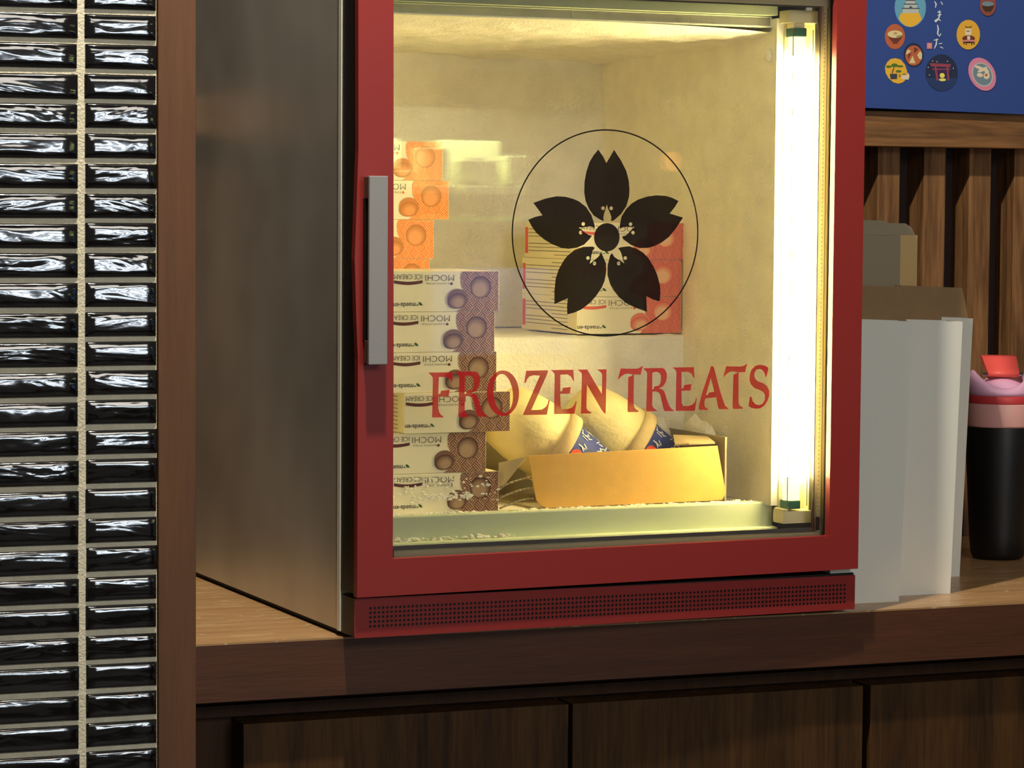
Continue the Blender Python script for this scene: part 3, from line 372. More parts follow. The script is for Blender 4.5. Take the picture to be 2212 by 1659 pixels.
# poster
po=empty('blue_poster',(.9,.585,.605),label='blue canvas print with round food and landmark pictures, above the oak rail',cat='poster')
def inpo(v): return (v[0]-.9,v[1]-.585,v[2]-.605)
mb=MB(); z0,z1=.6085-.605,1.05-.605
mb.prism([(.80-.9,-.010,z0+.0012),(1.75-.9,-.010,z0-.0155),(1.75-.9,-.010,z1),(.80-.9,-.010,z1)],(0,.0095,0)); mb.build('canvas',M['poster'],po)
pc={'sky':(96,160,190),'gold':(226,178,52),'stone':(178,188,184),'slate':(54,62,78),'terra':(182,96,58),'maroon':(108,48,36),'broth':(214,202,150),'sand':(190,150,92),'moss':(110,120,60),'night':(24,40,74),'leaf':(74,112,40),'cream':(222,208,182),'deep':(30,54,104),'plum':(58,32,78),'torii':(146,62,84),'moon':(232,224,100),'chalk':(206,218,226),'stamp':(214,132,132),'gold2':(220,168,52),'umber':(64,40,26),'pink':(214,132,162),'slate2':(112,134,150),'brick':(138,72,62)}
for k,v in pc.items(): M['p_'+k]=mk('print_'+k,srgb(*v),.7)
fl=Flat([M['p_'+k] for k in pc],-.0102,.000012)
for i,(c,L_) in enumerate(TR['poster']): fl.add(ngon([(a/1e4-.9,b/1e4-.605) for a,b in L_]),M['p_'+c],i)
link('printed_pictures',fl.mesh('printed_pictures'),None,po)

# ---------------------------------------------------------------- freezer
FR=math.radians(2.44); FO=Vector((-.0132,-.0402,.0045)); FM=Matrix.Translation(FO)@Matrix.Rotation(FR,4,'Z')
def fw(x,y,z): return FM@Vector((x,y,z))
fz=empty('display_freezer',FO,FR,label='red countertop display freezer with a lit glass door reading FROZEN TREATS',cat='freezer')
# cabinet shell
mb=MB()
X0,X1,Y0,Y1,Z0,Z1=0,.6156,.0548,.582,.0015,.80
mb.box(X0,.02,Y0,Y1,Z0,Z1); mb.box(X1-.02,X1,Y0,Y1,Z0,Z1); mb.box(.02,X1-.02,Y1-.02,Y1,Z0,Z1); mb.box(.02,X1-.02,Y0,Y1-.02,Z1-.02,Z1); mb.box(.02,X1-.02,Y0,Y1-.02,Z0,Z0+.02)
mb.build('steel_cabinet',M['steel'],fz)
for a,b in ((-.0022,.004),(X1-.004,X1+.0008)):
    mb=MB(); mb.box(a,b,.0462,.0548,.0015,.80); mb.build('corner_edge',M['white_edge'],fz,label='white metal edge')
for x,y in ((.05,.12),(.56,.12),(.05,.5),(.56,.5)):
    mb=MB(); mb.cyl((x,y,-.0045),(x,y,.0016),.016,n=16); mb.build('foot',M['rubber'],fz)
mb=MB(); mb.box(.0015,.6140,.058,.578,-.0020,.0014); mb.build('base_seal',M['rubber'],fz)
# inner liner
mb=MB(); LX0,LX1,LY0,LY1,LZ0,LZ1=.035,.540,.058,.528,.1165,.672
mb.box(LX0-.012,LX0,LY0,LY1,LZ0,LZ1+.01); mb.box(LX1,LX1+.010,LY0+.008,LY1,LZ0,LZ1+.01); mb.box(LX0-.012,LX1+.012,LY1,LY1+.012,LZ0-.012,LZ1+.01)
mb.box(LX0,LX1,.095,LY1,LZ0-.012,LZ0); mb.box(LX0,LX1,LY0+.02,LY1,LZ1,LZ1+.012)
mb.build('inner_liner',M['liner'],fz)
mb=MB(); mb.box(LX0,LX1,.287,LY1,LZ0,.3065,bev=.004); mb.build('rear_hump',M['liner'],fz)
mb=MB(); mb.box(.02,.5500,.0780,.095,.0800,.1205,bev=.002); mb.box(.02,.5500,.0640,.0785,.0800,.0920,bev=.003); mb.build('bottom_sill',M['sill'],fz)
mb=MB(); mb.box(.02,.5398,.0780,.090,.6715,.6850,bev=.002); mb.box(.02,.5398,.0640,.0780,.6850,.775); mb.build('top_header',M['sill'],fz)
# frost sheets and lumps (uncountable)
def frost_sheet(name,nx,ny,fn,seed):
    bm=bmesh.new(); V=[[bm.verts.new(fn(i/nx,j/ny)) for i in range(nx+1)] for j in range(ny+1)]
    for j in range(ny):
        for i in range(nx): bm.faces.new((V[j][i],V[j][i+1],V[j+1][i+1],V[j+1][i])).smooth=True
    bmesh.ops.recalc_face_normals(bm,faces=bm.faces)
    me=bpy.data.meshes.new(name); bm.to_mesh(me); bm.free(); return me
from mathutils import noise as NZ
def nz(x,y,z,s): return NZ.fractal(Vector((x*s,y*s,z*s)),.8,2.1,5)
def ceil_f(a,b):
    x=LX0+a*(LX1-LX0); y=.0785+b*(LY1-.0805); z=.6655-.010*b+ .0045*nz(x,y,0,26)*min(1,b*9)-.006*(a**6)+.0065*max(0,1-b*9); return (x,y,z)
me=frost_sheet('f',90,60,ceil_f,1); link('ceiling_frost',me,M['frost'],fz,kind='stuff')
def back_f(a,b):
    x=LX0+a*(LX1-LX0); z=.308+b*(LZ1-.312); y=LY1-.004-.006*max(0,nz(x,1.3,z,9)); return (x,y,z)
link('wall_frost',frost_sheet('f',80,50,back_f,2),M['frost'],fz,kind='stuff')
def right_f(a,b):
    y=.067+a*(LY1-.071); z=LZ0+.001+b*(LZ1-LZ0-.004); x=LX1-.0006-.006*max(0,nz(5.1,y,z,11))*min(1,a*6); return (x,y,z)
link('wall_frost',frost_sheet('f',60,60,right_f,3),M['frost'],fz,kind='stuff')
def hump_f(a,b):
    x=LX0+a*(LX1-LX0)
    t=b*.25
    if t<.188: z=LZ0+.001+t; y=.2855-.005*abs(nz(x,2,z,16))
    else: z=.3045+.0035*abs(nz(x,t,7,22)); y=.2855+(t-.188)*.25
    return (x,y,z)
link('hump_frost',frost_sheet('f',90,46,hump_f,4),M['frost'],fz,kind='stuff')
bmf=MB(); random.seed(3)
for i in range(420):
    if i<230: x=random.uniform(.04,.54); y=.088+random.uniform(-.006,.006); z=.1203
    elif i<330: x=random.uniform(.04,.22); y=.0765+random.uniform(-.004,.001); z=.0918+random.uniform(0,.004)
    else: x=random.uniform(.05,.54); y=random.uniform(.08,.11); z=.1170
    s=random.uniform(.0006,.0022); vs=bmesh.ops.create_icosphere(bmf.b,subdivisions=1,radius=s)['verts']
    bmesh.ops.transform(bmf.b,matrix=Matrix.Translation((x,y,z))@Matrix.Diagonal((random.uniform(.8,2.2),1,random.uniform(.5,1.3),1)),verts=vs)
bmf.build('frost_crumbs',M['frost'],fz,kind='stuff')
# lamp
mb=MB(); mb.box(.5490,.5900,.064,.070,.098,.690); mb.box(.5835,.5880,.034,.064,.098,.690); mb.box(.5420,.5835,.040,.064,.098,.1120); mb.box(.5420,.5835,.040,.064,.676,.690)
lh=mb.build('lamp_housing',M['trimp'],fz)
mb=MB(); mb.cyl((.5575,.050,.152),(.5575,.050,.638),.0098,n=24); mb.build('lamp_tube',M['tube'],lh,label='glowing fluorescent tube')
for a,b in ((.1245,.152),(.638,.6600)):
    mb=MB(); mb.cyl((.5575,.050,a),(.5575,.050,b),.0098,n=24); mb.build('tube_end',M['tubeend'],lh)
for x in (.5462,.5722):
    mb=MB(); mb.box(x,x+.0007,.0385,.0395,.118,.668); mb.build('cover_edge',M['spacer'],lh)
for a,b in ((.1145,.1240),(.6603,.6700)):
    mb=MB(); mb.box(.5495,.5655,.041,.062,a,b,bev=.001); mb.build('lamp_socket',M['green'],lh,label='dark green lamp socket')
for q in ((.5420,.5480,.040,.062,.1122,.1145),(.5500,.5640,.044,.060,.6702,.6758)):
    mb=MB(); mb.box(*q); mb.build('socket_clip',M['trimp'],lh)
mb=MB(); mb.lathe([(.0,.0),(.0075,.0),(.0070,.003),(.004,.0052),(0,.006)],n=24); kb=mb.build('liner_button',M['liner'],fz); kb.location=(.5395,.082,.640); kb.rotation_euler=(0,-PI/2,0)
# plinth with perforated grille
mb=MB(); mb.box(-.0005,.6150,.0012,.0545,.0000,.0425,bev=.001); mb.build('plinth',M['black'],fz)
bm=bmesh.new(); NC,NR=121,5; px=(.6017-.0158)/(NC-1); pz=.00487
def zb(x,z): return z-(.0038 if z>.03 else .0)*(x/.6156)
gx0=.0158-px/2; gx1=.6017+px/2; gz0=.0121-pz/2-.0; gz1=gz0+5*pz
def sh(x,z): return (x,0,z-.0030*(x-.0158)/.586)
quads=[(-.0023,gx0,0,.0430),(gx1,.6158,0,.0430)]
def Q(pts,mi=0): bm.faces.new([bm.verts.new(p) for p in pts]).material_index=mi
def zt(x): return .0430-.0032*(x/.6156)
Q([(-.0023,0,0),(gx0,0,0),(gx0,0,zt(gx0)),(-.0023,0,.0430)]); Q([(gx1,0,0),(.6158,0,0),(.6158,0,zt(.6158)),(gx1,0,zt(gx1))])
Q([(gx0,0,0),(gx1,0,0),sh(gx1,gz0),sh(gx0,gz0)]); Q([sh(gx0,gz1),sh(gx1,gz1),(gx1,0,zt(gx1)),(gx0,0,zt(gx0))])
for i in range(NC):
    for j in range(NR):
        cx=gx0+(i+.5)*px; cz=gz0+(j+.5)*pz; h=.0016
        O8=[(cx+px/2*a,cz+pz/2*b) for a,b in ((1,0),(1,1),(0,1),(-1,1),(-1,0),(-1,-1),(0,-1),(1,-1))]
        I8=[(cx+h*math.cos(k*PI/4),cz+h*math.sin(k*PI/4)) for k in range(8)]
        vo=[bm.verts.new(sh(*p)) for p in O8]; vi=[bm.verts.new(sh(*p)) for p in I8]; vb=[bm.verts.new((sh(*p)[0],.0011,sh(*p)[2])) for p in I8]
        for k in range(8):
            n=(k+1)%8; bm.faces.new((vo[k],vo[n],vi[n],vi[k])); bm.faces.new((vi[k],vi[n],vb[n],vb[k]))
Q([(-.0023,.0012,0),(-.0023,0,0),(-.0023,0,.043),(-.0023,.0012,.043)]); Q([(-.0023,0,0),(-.0023,.0012,0),(.6158,.0012,0),(.6158,0,0)]); Q([(-.0023,0,.043),(.6158,0,zt(.6158)),(.6158,.0012,zt(.6158)),(-.0023,.0012,.043)])
bmesh.ops.recalc_face_normals(bm,faces=bm.faces)
me=bpy.data.meshes.new('g'); bm.to_mesh(me); bm.free(); link('perforated_grille',me,M['red'],fz)
mb=MB(); mb.box(.585,.612,.004,.050,.0420,.0475,bev=.001); mb.build('hinge',M['white_edge'],fz)
# door (frame hangs a touch higher at the hinge side)
do_=[(-.0031,.0452),(-.0031,.300),(-.0050,.340),(-.0072,.405),(-.0050,.470),(-.0034,.520),(-.0045,.775),(.6142,.795),(.6135,.0485)]
di_=[(.0375,.0850),(.0375,.300),(.0372,.340),(.0370,.405),(.0366,.470),(.0364,.520),(.0355,.716),(.5755,.716),(.5745,.0880)]
mb=MB(); mb.ring(do_,di_,-.0100,.0002); door=mb.build('door_frame',M['red'],fz)
co_=[(-.0012,.0475),(-.0012,.300),(-.0012,.340),(-.0012,.405),(-.0012,.470),(-.0012,.520),(-.0012,.770),(.6125,.770),(.6125,.0505)]
ci_=[(.030,.0780),(.030,.300),(.030,.340),(.030,.405),(.030,.470),(.030,.520),(.030,.724),(.5790,.724),(.5790,.0815)]
mb=MB(); mb.ring(co_,ci_,.0004,.0460); mb.box(.0,.0055,.046,.050,.050,.12); mb.build('door_gasket',M['black'],door,label='black door side and gasket')
def rectl(x0,x1,z0,z1): return [(x0,z0),(x1,z0),(x1,z1),(x0,z1)]
mb=MB(); mb.ring(rectl(.030,.5790,.0780,.724),rectl(.036,.5715,.0900,.6935),.0125,.0200); mb.build('glazing_spacer',M['clearp'],door)
mb=MB(); mb.ring(rectl(.035,.5706,.0905,.6945),rectl(.0352,.5693,.0950,.6920),.0180,.0210)
mb.box(.5757,.5763,.0118,.0121,.10,.692); mb.build('spacer_line',M['spacer'],door)
M['scd']=mk('spacer_corner_dark',srgb(40,34,18),.6)
for q in ((.0375,.0470,.0835,.0925),(.5690,.5740,.0925,.1080)):
    mb=MB(); mb.box(q[0],q[1],.0112,.0118,q[2],q[3]); mb.build('spacer_corner',M['scd'],door)
bm=MB()
for i in range(118):
    z=.100+i*.005; bm.cyl((.5722,.0125,z),(.5722,.01235,z),.0007,n=6)
bm.build('spacer_dots',mk('spacer_hole',srgb(150,128,84),.6),door,kind='stuff')
mb=MB(); mb.box(.0305,.5785,.0100,.0110,.0800,.7235); mb.build('glass_pane',M['glass'],door)
mb=MB(); mb.box(.0305,.5785,.0222,.0232,.0800,.7235); mb.build('glass_pane',M['glass'],door)
# lettering
fl=Flat([M['redvinyl']],.0096,0)
for loops in TR['letters']: fl.add(fill2d([[(a/1e4,b/1e4) for a,b in L_] for L_ in loops]),M['redvinyl'])
link('frozen_treats_lettering',fl.mesh('lettering'),None,door,label='red lettering FROZEN TREATS')
fl=Flat([M['blackvinyl']],.0096,0)
cx,cz=.29765,.42952
pt=[(a/1e4,b/1e4) for a,b in TR['petal']]
for k in range(5):
    a=-2*PI*k/5; rot=lambda p:(cx+p[0]*math.cos(a)-p[1]*math.sin(a),cz+p[0]*math.sin(a)+p[1]*math.cos(a))
    fl.add(fill2d([[rot(p) for p in pt],[rot(p) for p in ellipse(-.0050,.0321,.0021,.0021,0,14)],[rot(p) for p in ellipse(.0050,.0321,.0021,.0021,0,14)]]),M['blackvinyl'])
fl.add(ngon(ellipse(cx,cz,.0157,.0157)),M['blackvinyl'])
fl.add(fill2d([ellipse(cx-.0006,cz+.0046,.1146,.1146,0,120),ellipse(cx-.0006,cz+.0046,.1130,.1130,0,120)]),M['blackvinyl'])
link('blossom_emblem',fl.mesh('emblem'),None,door,label='black five-petalled blossom in a thin ring')
# handle
mb=MB(); mb.box(.0010,.0220,-.0320,-.0270,.2950,.4938,bev=.0008); mb.box(.0030,.0210,-.0275,-.0100,.4700,.4932,bev=.0006,mi=1); mb.box(.0030,.0210,-.0275,-.0100,.2954,.3200,bev=.0006,mi=1)
mb.box(.0020,.0215,-.0145,-.0100,.3200,.4700,mi=2); mb.box(.0150,.0200,-.0275,-.0140,.3200,.4700,mi=2)
mb.build('door_handle',[M['handle'],M['handle_side'],M['black']],door,label='grey bar handle')

# ---------------------------------------------------------------- cartons of frozen sweets
def carton(name,W,H,D,pat,ball,bar,loc,rz,label,group,side_print=True,orange=False):
    t=empty(name,loc,rz,label=label,cat='box',group=group)
    mb=MB(); mb.box(0,W,0,D,0,H,bev=.0006); mb.build('carton',M['boxw'],t)
    ms=[pat]+ball+[bar,M['ink'],M['ink2'],M['leafg'],M['whiteink']]
    fl=Flat(ms,-.0002,.00005)
    U=lambda cxp:(cxp-95+5)/2020.*W     # label artwork laid out on a 2020 x 770 grid
    V=lambda cyp:(815-cyp)/770.*H
    fl.add(ngon([(U(a),V(b)) for a,b in ((1395,48),(1368,150),(1378,300),(1420,410),(1480,520),(1440,640),(1380,740),(1300,812),(2100,812),(2100,48))][::-1]),pat,0)
    nb=len(ball)
    for k in range(nb):
        q=k/(nb-1); fl.add(ngon([(U(a),V(b)) for a,b in ellipse(1755-22*q,350+50*q,205*(1-.42*q),215*(1-.42*q))]),ball[k],1+k)
    fl.add(ngon([(U(a),V(b)) for a,b in ellipse(1312,570,196,190)]),ball[1],2+nb)
    for k in range(nb):
        q=k/(nb-1); fl.add(ngon([(U(a),V(b)) for a,b in ellipse(1300+25*q,610+38*q,(182-92*q),(146-70*q),-.3)]),ball[k],3+nb+k)
    fl.add(text2d('MOCHI',U(700),U(1245),V(228),V(112),True,-.012),M['ink'],0)
    fl.add(text2d('ICE CREAM',U(112),U(640),V(192),V(102),True,-.006),M['ink'],0)
    fl.add(text2d('KYOTO STYLE',U(720),U(1150),V(292),V(262),True),M['ink'],0)
    fl.add(ngon([(U(a),V(b)) for a,b in ellipse(1196,282,26,26)]),bar,0)
    N_=10; top=[(110+540*i/N_,212+28*math.sin(PI*i/N_)) for i in range(N_+1)]; bot=[(650-540*i/N_,268+34*math.sin(PI*i/N_)) for i in range(N_+1)]
    for i in range(N_): fl.add(ngon([(U(a),V(b)) for a,b in (top[i],top[i+1],bot[N_-i-1],bot[N_-i])]),bar,0)
    fl.add(text2d('maeda-en',U(100),U(520),V(728),V(640),True,.012),M['ink2'],0)
    fl.add(ngon([(U(a),V(b)) for a,b in ((655,695),(600,690),(575,655),(580,625),(620,640),(645,670))]),M['leafg'],0)
    fl.add(ngon([(U(a),V(b)) for a,b in ((575,675),(560,700),(525,690),(545,675))]),M['leafg'],0)
    link('front_print',fl.mesh('front_print'),None,t)
    # left side panel: rows of small print
    bmx=MB(); rr=random.Random(int(W*1e5)+1)
    nrow=9
    for k in range(nrow):
        z=H*(.10+.8*k/(nrow-1)); a=D*.16; b=D*(.92 if k%4 else .45)
        bmx.poly([(-.0002,a,z-.00035),(-.0002,b,z-.00035),(-.0002,b,z+.00035),(-.0002,a,z+.00035)],0)
    bmx.poly([(-.0002,D*.93,H*.12),(-.0002,D*.985,H*.12),(-.0002,D*.985,H*.85),(-.0002,D*.93,H*.85)],1)
    bmx.build('side_print',[M['ink'],bar],t,fix=False)
    return t
brown_pat=weave('brown_weave_print',srgb(108,54,40),srgb(196,160,124)); orange_pat=weave('orange_weave_print',srgb(232,120,48),srgb(240,180,110)); pink_pat=weave('pink_weave_print',srgb(206,84,78),srgb(224,138,116))
def balls(n,a,b): return [mk('%s_ball_%s'%(n,'abcde'[k]),lerp(srgb(*a),srgb(*b),k/4),.6) for k in range(5)]
cb=[brown_pat,balls('choc',(92,50,42),(182,150,118)),mk('maroon_bar',srgb(92,34,32),.6)]
cor=[orange_pat,balls('mango',(190,118,48),(238,160,96)),mk('orange_bar',srgb(222,110,50),.6)]
cp=[pink_pat,balls('berry',(222,100,88),(234,184,146)),mk('pink_bar',srgb(226,96,84),.6)]
names=['topmost brown box of the left stack, just under the orange boxes','second brown box from the top of the left stack','third brown box from the top of the left stack, level with the lettering','brown box with its left side showing, pulled to the right in the left stack','brown box set back to the left, second from the bottom of the stack','bottom brown box of the left stack, crusted with frost above the sill']
xr=[.2158,.211,.2136,.2295,.2011,.2169]; W,H,D=.1290,.0452,.13
ztop=[.3901,.3445,.2973,.2511,.2053,.1625]
proto=None
for i in range(5,-1,-1):
    z=.1172+(5-i)*.04545
    loc=fw(xr[i]-W,.12 if i!=3 else .117,z)
    if proto is None: o=proto=carton('mochi_box',W,H,D,*cb,loc,FR,'x','chocolate brown boxes stacked on the left')
    else: o=copy_tree(proto); o.location=loc
    if i==5:
        bottom_box=o
        bmf=MB(); rr=random.Random(4)
        for q in range(260):
            x=rr.random(); z=H*(.30+.62*rr.random()**1.2)-.004*abs(x-.45); 
            if q%3: x=.25+.5*rr.random(); z=H*.40+rr.gauss(0,.0022)
            sz=rr.uniform(.0004,.0015); vs=bmesh.ops.create_icosphere(bmf.b,subdivisions=1,radius=sz)['verts']
            bmesh.ops.transform(bmf.b,matrix=Matrix.Translation((x*W,-.0003,z))@Matrix.Diagonal((rr.uniform(.8,2.6),.6,rr.uniform(.5,1.4),1)),verts=vs)
        fc=bmf.build('frost_crust',M['frost'],None,kind='stuff'); crust=fc
    o['label']=names[i]; o['group']='brown frozen sweet boxes stacked on the left'
crust.parent=bottom_box
onames=['topmost orange box behind the door handle side, at the top of the stack','orange box second from the top, reaching farthest right','third orange box from the top, set back to the left','orange box just above the brown stack, mostly hidden','lowest orange box, hidden behind the top brown box']
oxr=[.216,.224,.205,.200,.202]; proto=None
for i in range(4,-1,-1):
    loc=fw(oxr[i]-.129,.290,.3085+(4-i)*.0461)
    if proto is None: o=proto=carton('mochi_box',.129,.0459,.13,*cor,loc,FR,'x','g')
    else: o=copy_tree(proto); o.location=loc
    o['label']=onames[i]; o['group']='orange frozen sweet boxes at the back left'
pnames=['topmost red-pink box on the rear ledge, behind the blossom','middle red-pink box of the stack on the rear ledge','lowest red-pink box standing on the rear ledge']
proto=None
for i in range(2,-1,-1):
    loc=fw(.3945+(0 if i else .003)-.0,.2935,.3085+(2-i)*.0453)
    if proto is None: o=proto=carton('mochi_box',.1420,.0450,.165,*cp,loc,FR,'x','g')
    else: o=copy_tree(proto); o.location=loc
    o['label']=pnames[i]; o['group']='red-pink frozen sweet boxes on the rear ledge'

# carton tray with tubs
tr=empty('cardboard_tray',fw(.24,.10,.1168),FR,label='open cardboard tray with a golden front flap on the freezer floor',cat='box')
mb=MB(); fx=lambda x:x-.24; fz_=lambda z:z-.1168
mb.prism([(fx(.2451),.0,fz_(.1805)),(fx(.2559),0,fz_(.1300)),(fx(.2610),0,fz_(.1240)),(fx(.2690),0,fz_(.1205)),(fx(.4938),0,fz_(.1215)),(fx(.4986),0,fz_(.1296)),(fx(.4869),0,fz_(.1854))],(0,.0028,0)); mb.build('front_flap',M['gold'],tr,label='golden yellow front flap')
mb=MB(); mb.box(fx(.262),fx(.500),.004,.165,0,.0025); mb.box(fx(.4990),fx(.5015),.004,.165,0,.078); mb.box(fx(.262),fx(.500),.163,.165,0,.070); mb.build('tray_body',M['greycard'],tr)
mb=MB(); mb.prism([(fx(.2185),.024,.0545),(fx(.2185),.024,.026),(fx(.2215),.024,.024),(fx(.245),.006,.0625)],(0.002,.003,.0)); mb.build('torn_flap',M['tornc'],tr)
mb=MB(); mb.prism([(fx(.452),.040,.066),(fx(.46),.02,.069),(fx(.487),.006,.0705),(fx(.50),.05,.074),(fx(.47),.08,.074)],(0,.001,.002)); mb.build('torn_flap',M['tornc'],tr)
for i in range(3):
    mb=MB(); pts=[]
    z0=fz_(.1195+.012*i)
    for k in range(9):
        a=k/8; pts.append((fx(.2195+.042*a),.022,z0+.010*math.sin(a*PI/2)))
    for a_,b_ in zip(pts,pts[1:]): mb.cyl(a_,b_,.0011,n=8)
    mb.build('tray_rib',M['greycard'],tr)
def tub(x,y,z,label):
    t=empty('ice_cream_tub',fw(x,y,z),FR,label=label,cat='tub',group='frosty ice cream tubs with blue labels')
    t.rotation_euler=(Vector((.80,-.16,-.55)).to_track_quat('Z','Y').to_matrix().to_4x4()).to_euler(); 
    t.rotation_euler.rotate_axis('Z',0)
    mb=MB(); mb.lathe([(0,-.086),(.020,-.085),(.031,-.081),(.0385,-.069),(.0425,-.045),(.0440,-.006),(0,-.006)],n=44)
    for v in mb.b.verts:
        k=NZ.fractal(v.co*60+Vector((x*50,0,0)),.8,2,3); v.co*=1+.010*k
    mb.build('frosty_dome',M['tubw'],t,label='frost-covered clear dome')
    mb=MB(); mb.lathe([(.0440,-.007),(.0468,-.0065),(.0468,.0075),(.0455,.0095),(.0420,.0098),(0,.0098)],n=44); mb.build('rim',M['tornc'],t)
    mb=MB(); mb.lathe([(.0400,.0090),(.0395,.0100),(.0345,.0560),(.0335,.0565),(0,.0565)],n=44); mb.build('cup',M['blue_label'],t,label='dark blue printed cup')
    return t
def cupprint(t,ph):
    """flat print wrapped on the tapered cup: an orange disc and brush strokes; ph = angle facing out"""
    rad=lambda z:.0400-.0050*(z-.0095)/.0465+.00035
    mb=MB()
    def P3(a,z,e=0): return ((rad(z)+e)*math.cos(a),(rad(z)+e)*math.sin(a),z)
    mb.poly([P3(ph+.20*math.cos(2*PI*i/20),.020+.0080*math.sin(2*PI*i/20),.0002) for i in range(20)],0)
    rr=random.Random(9)
    for i in range(90):
        a=ph+rr.uniform(-1.5,1.5); z=rr.uniform(.014,.052); th=rr.uniform(0,PI); l=rr.uniform(.002,.0055); da=math.cos(th)*l/.038; dz=math.sin(th)*l; na=-math.sin(th)*.0007/.038; nz_=math.cos(th)*.0007
        if abs(a-ph)<.30 and abs(z-.020)<.012: continue
        mb.poly([P3(a-da-na,z-dz-nz_),P3(a+da-na,z+dz-nz_),P3(a+da+na,z+dz+nz_),P3(a-da+na,z-dz+nz_)],1)
    mb.build('cup_print',[M['orange_dot'],M['whiteink']],t,fix=False)
PHC=3.0
T1=tub(.3175,.190,.1810,'left frosty ice cream tub, blue lid label with orange dot, leaning in tray')
T2=tub(.4335,.228,.1790,'right frosty ice cream tub, blue lid label with orange dot, leaning in tray')
for t in (T1,T2): cupprint(t,PHC)
def lump(name,c,rad,seed,label,cat):
    bm=bmesh.new(); bmesh.ops.create_icosphere(bm,subdivisions=4,radius=1)
    for v in bm.verts:
        k=1+.13*NZ.fractal(v.co*2.0+Vector((seed,0,0)),.8,2,4); v.co=Vector((v.co.x*rad[0]*k,v.co.y*rad[1]*k,max(-.55,v.co.z*k)*rad[2]))
    for f_ in bm.faces: f_.smooth=True
    me=bpy.data.meshes.new(name); bm.to_mesh(me); bm.free(); o=link(name,me,M['frost'],None,label=label,cat=cat); o.location=fw(*c); o.rotation_euler=(0,0,FR); return o
lump('frost_lump',(.5205,.215,.150),(.0155,.048,.060),2,'lump of frost behind the right end of the tray','frost')
lump('frost_lump',(.4885,.2560,.150),(.018,.022,.058),5,'smaller frost lump between right tub and tray end','frost')

# ---------------------------------------------------------------- white cartons right of the freezer
def flatbox(x0,x1,y0,y1,z1,lean,name,label,kz=None,kx=None,narrow=False):
    """open-topped upright carton: white outside, kraft inside; the back wall stands taller"""
    t=empty(name,(x0,y0,0),0,label=label,cat='carton')
    t.rotation_euler=(0,lean,0)
    Wd=x1-x0; Dp=y1-y0; th=.002
    mb=MB(); mb.box(0,Wd,0,th,0,z1); mb.box(0,th,th,Dp,0,z1); mb.box(Wd-th,Wd,th,Dp,0,z1); mb.box(th,Wd-th,Dp-th,Dp,0,z1); mb.box(th,Wd-th,th,Dp-th,0,th); mb.build('carton_wall',M['card'],t)
    if kz:
        mb=MB(); a,b=kx; mb.prism([(a,Dp+.0003,z1-.004),(b,Dp+.0003,z1-.004),(b-.0015,Dp+.006,z1+kz*.45),(b-.006,Dp+.010,z1+kz),(a,Dp+.010,z1+kz)],(0,.0018,0)); mb.build('kraft_flap',M['kraft'],t)
    return t
LEAN=.026
flatbox(.625,.6985,.055,.090,.3375,.040,'white_carton','foremost white carton, touching the right side of the freezer',.0400,(0,.085))
flatbox(.7020-.0,.7930,.097,.135,.3350,.033,'white_carton','second white carton, behind and right of the foremost one',.0400,(.030,.085))
flatbox(.8060,.8860,.2338,.262,.3330,.040,'white_carton','rearmost white carton, only a narrow strip and its kraft flap showing by the tumbler',.0380,(-.012,.090))
bb=empty('grey_carton',(.760,.300,0),0,label='tall grey-brown open carton with a tan side flap, behind the white cartons',cat='carton')
mb=MB(); mb.box(0,.0698,0,.0025,0,.4343); mb.box(0,.0025,.0025,.06,0,.4343); mb.box(.0675,.0698,.0025,.06,0,.4343);mb.box(.0025,.0675,.0575,.06,0,.4343); mb.build('carton_wall',M['greycard'],bb)
mb=MB(); mb.box(.0700,.0948,.0004,.0026,0,.4345); mb.build('tan_flap',mk('tan_board',srgb(214,180,122),.8,bump=.3,bscale=160),bb,label='tan side flap')
mb=MB(); mb.prism([(0,.001,.4345),(.0915,.001,.4345),(.0880,.004,.4440),(.0800,.006,.4495),(.055,.006,.4500),(.050,.006,.4530),(0,.006,.4537)],(0,.0018,0)); mb.build('top_flap',M['greycard'],bb)

# ---------------------------------------------------------------- tumbler
tb=empty('tumbler',(1.0335,.3860,0),0,label='black insulated tumbler with pink and lilac lid and coral flip spout',cat='bottle')
mb=MB(); mb.lathe([(0,.0005),(.030,.0005),(.034,.002),(.0365,.008),(.0385,.03),(.0465,.1765),(.0462,.1785),(0,.1785)],n=56); mb.build('body',M['bottle'],tb)
mb=MB(); mb.lathe([(0,.1787),(.0462,.1787),(.0466,.181),(.0466,.2085),(.0460,.2100),(0,.2100)],n=56); mb.build('collar',M['rose'],tb,label='pale rose collar')
mb=MB(); mb.lathe([(0,.2102),(.0464,.2102),(.0466,.2110),(.0466,.2195),(.0460,.2205),(0,.2205)],n=56); mb.build('band',M['coralband'],tb,label='coral red band')
bm=bmesh.new(); n=64; rings=[]
FA=-PI/2-.36   # the side the spout faces
def topz(ph):
    d=abs(math.cos(ph-FA)); return .2310+.0225*(1-d**1.6)
for rr,fn in ((.0458,lambda p:.2207),(.0452,lambda p:.2260),(.0430,lambda p:.2260+(topz(p)-.2260)*.6),(.0400,lambda p:topz(p)-.001),(.0375,topz),(.0350,lambda p:topz(p)-.001),(.0330,lambda p:.2315+(topz(p)-.2310)*.62),(.0290,lambda p:.2360),(.018,lambda p:.2425),(.0,lambda p:.2440)):
    if rr==0: rings.append([bm.verts.new((0,0,.2440))])
    else: rings.append([bm.verts.new((rr*math.cos(2*PI*i/n),rr*math.sin(2*PI*i/n),fn(2*PI*i/n))) for i in range(n)])
for a,b in zip(rings,rings[1:]):
    for i in range(n):
        j=(i+1)%n
        fc=bm.faces.new((a[i],a[j],b[j],b[i]) if len(b)>1 else (a[i],a[j],b[0])); fc.smooth=True
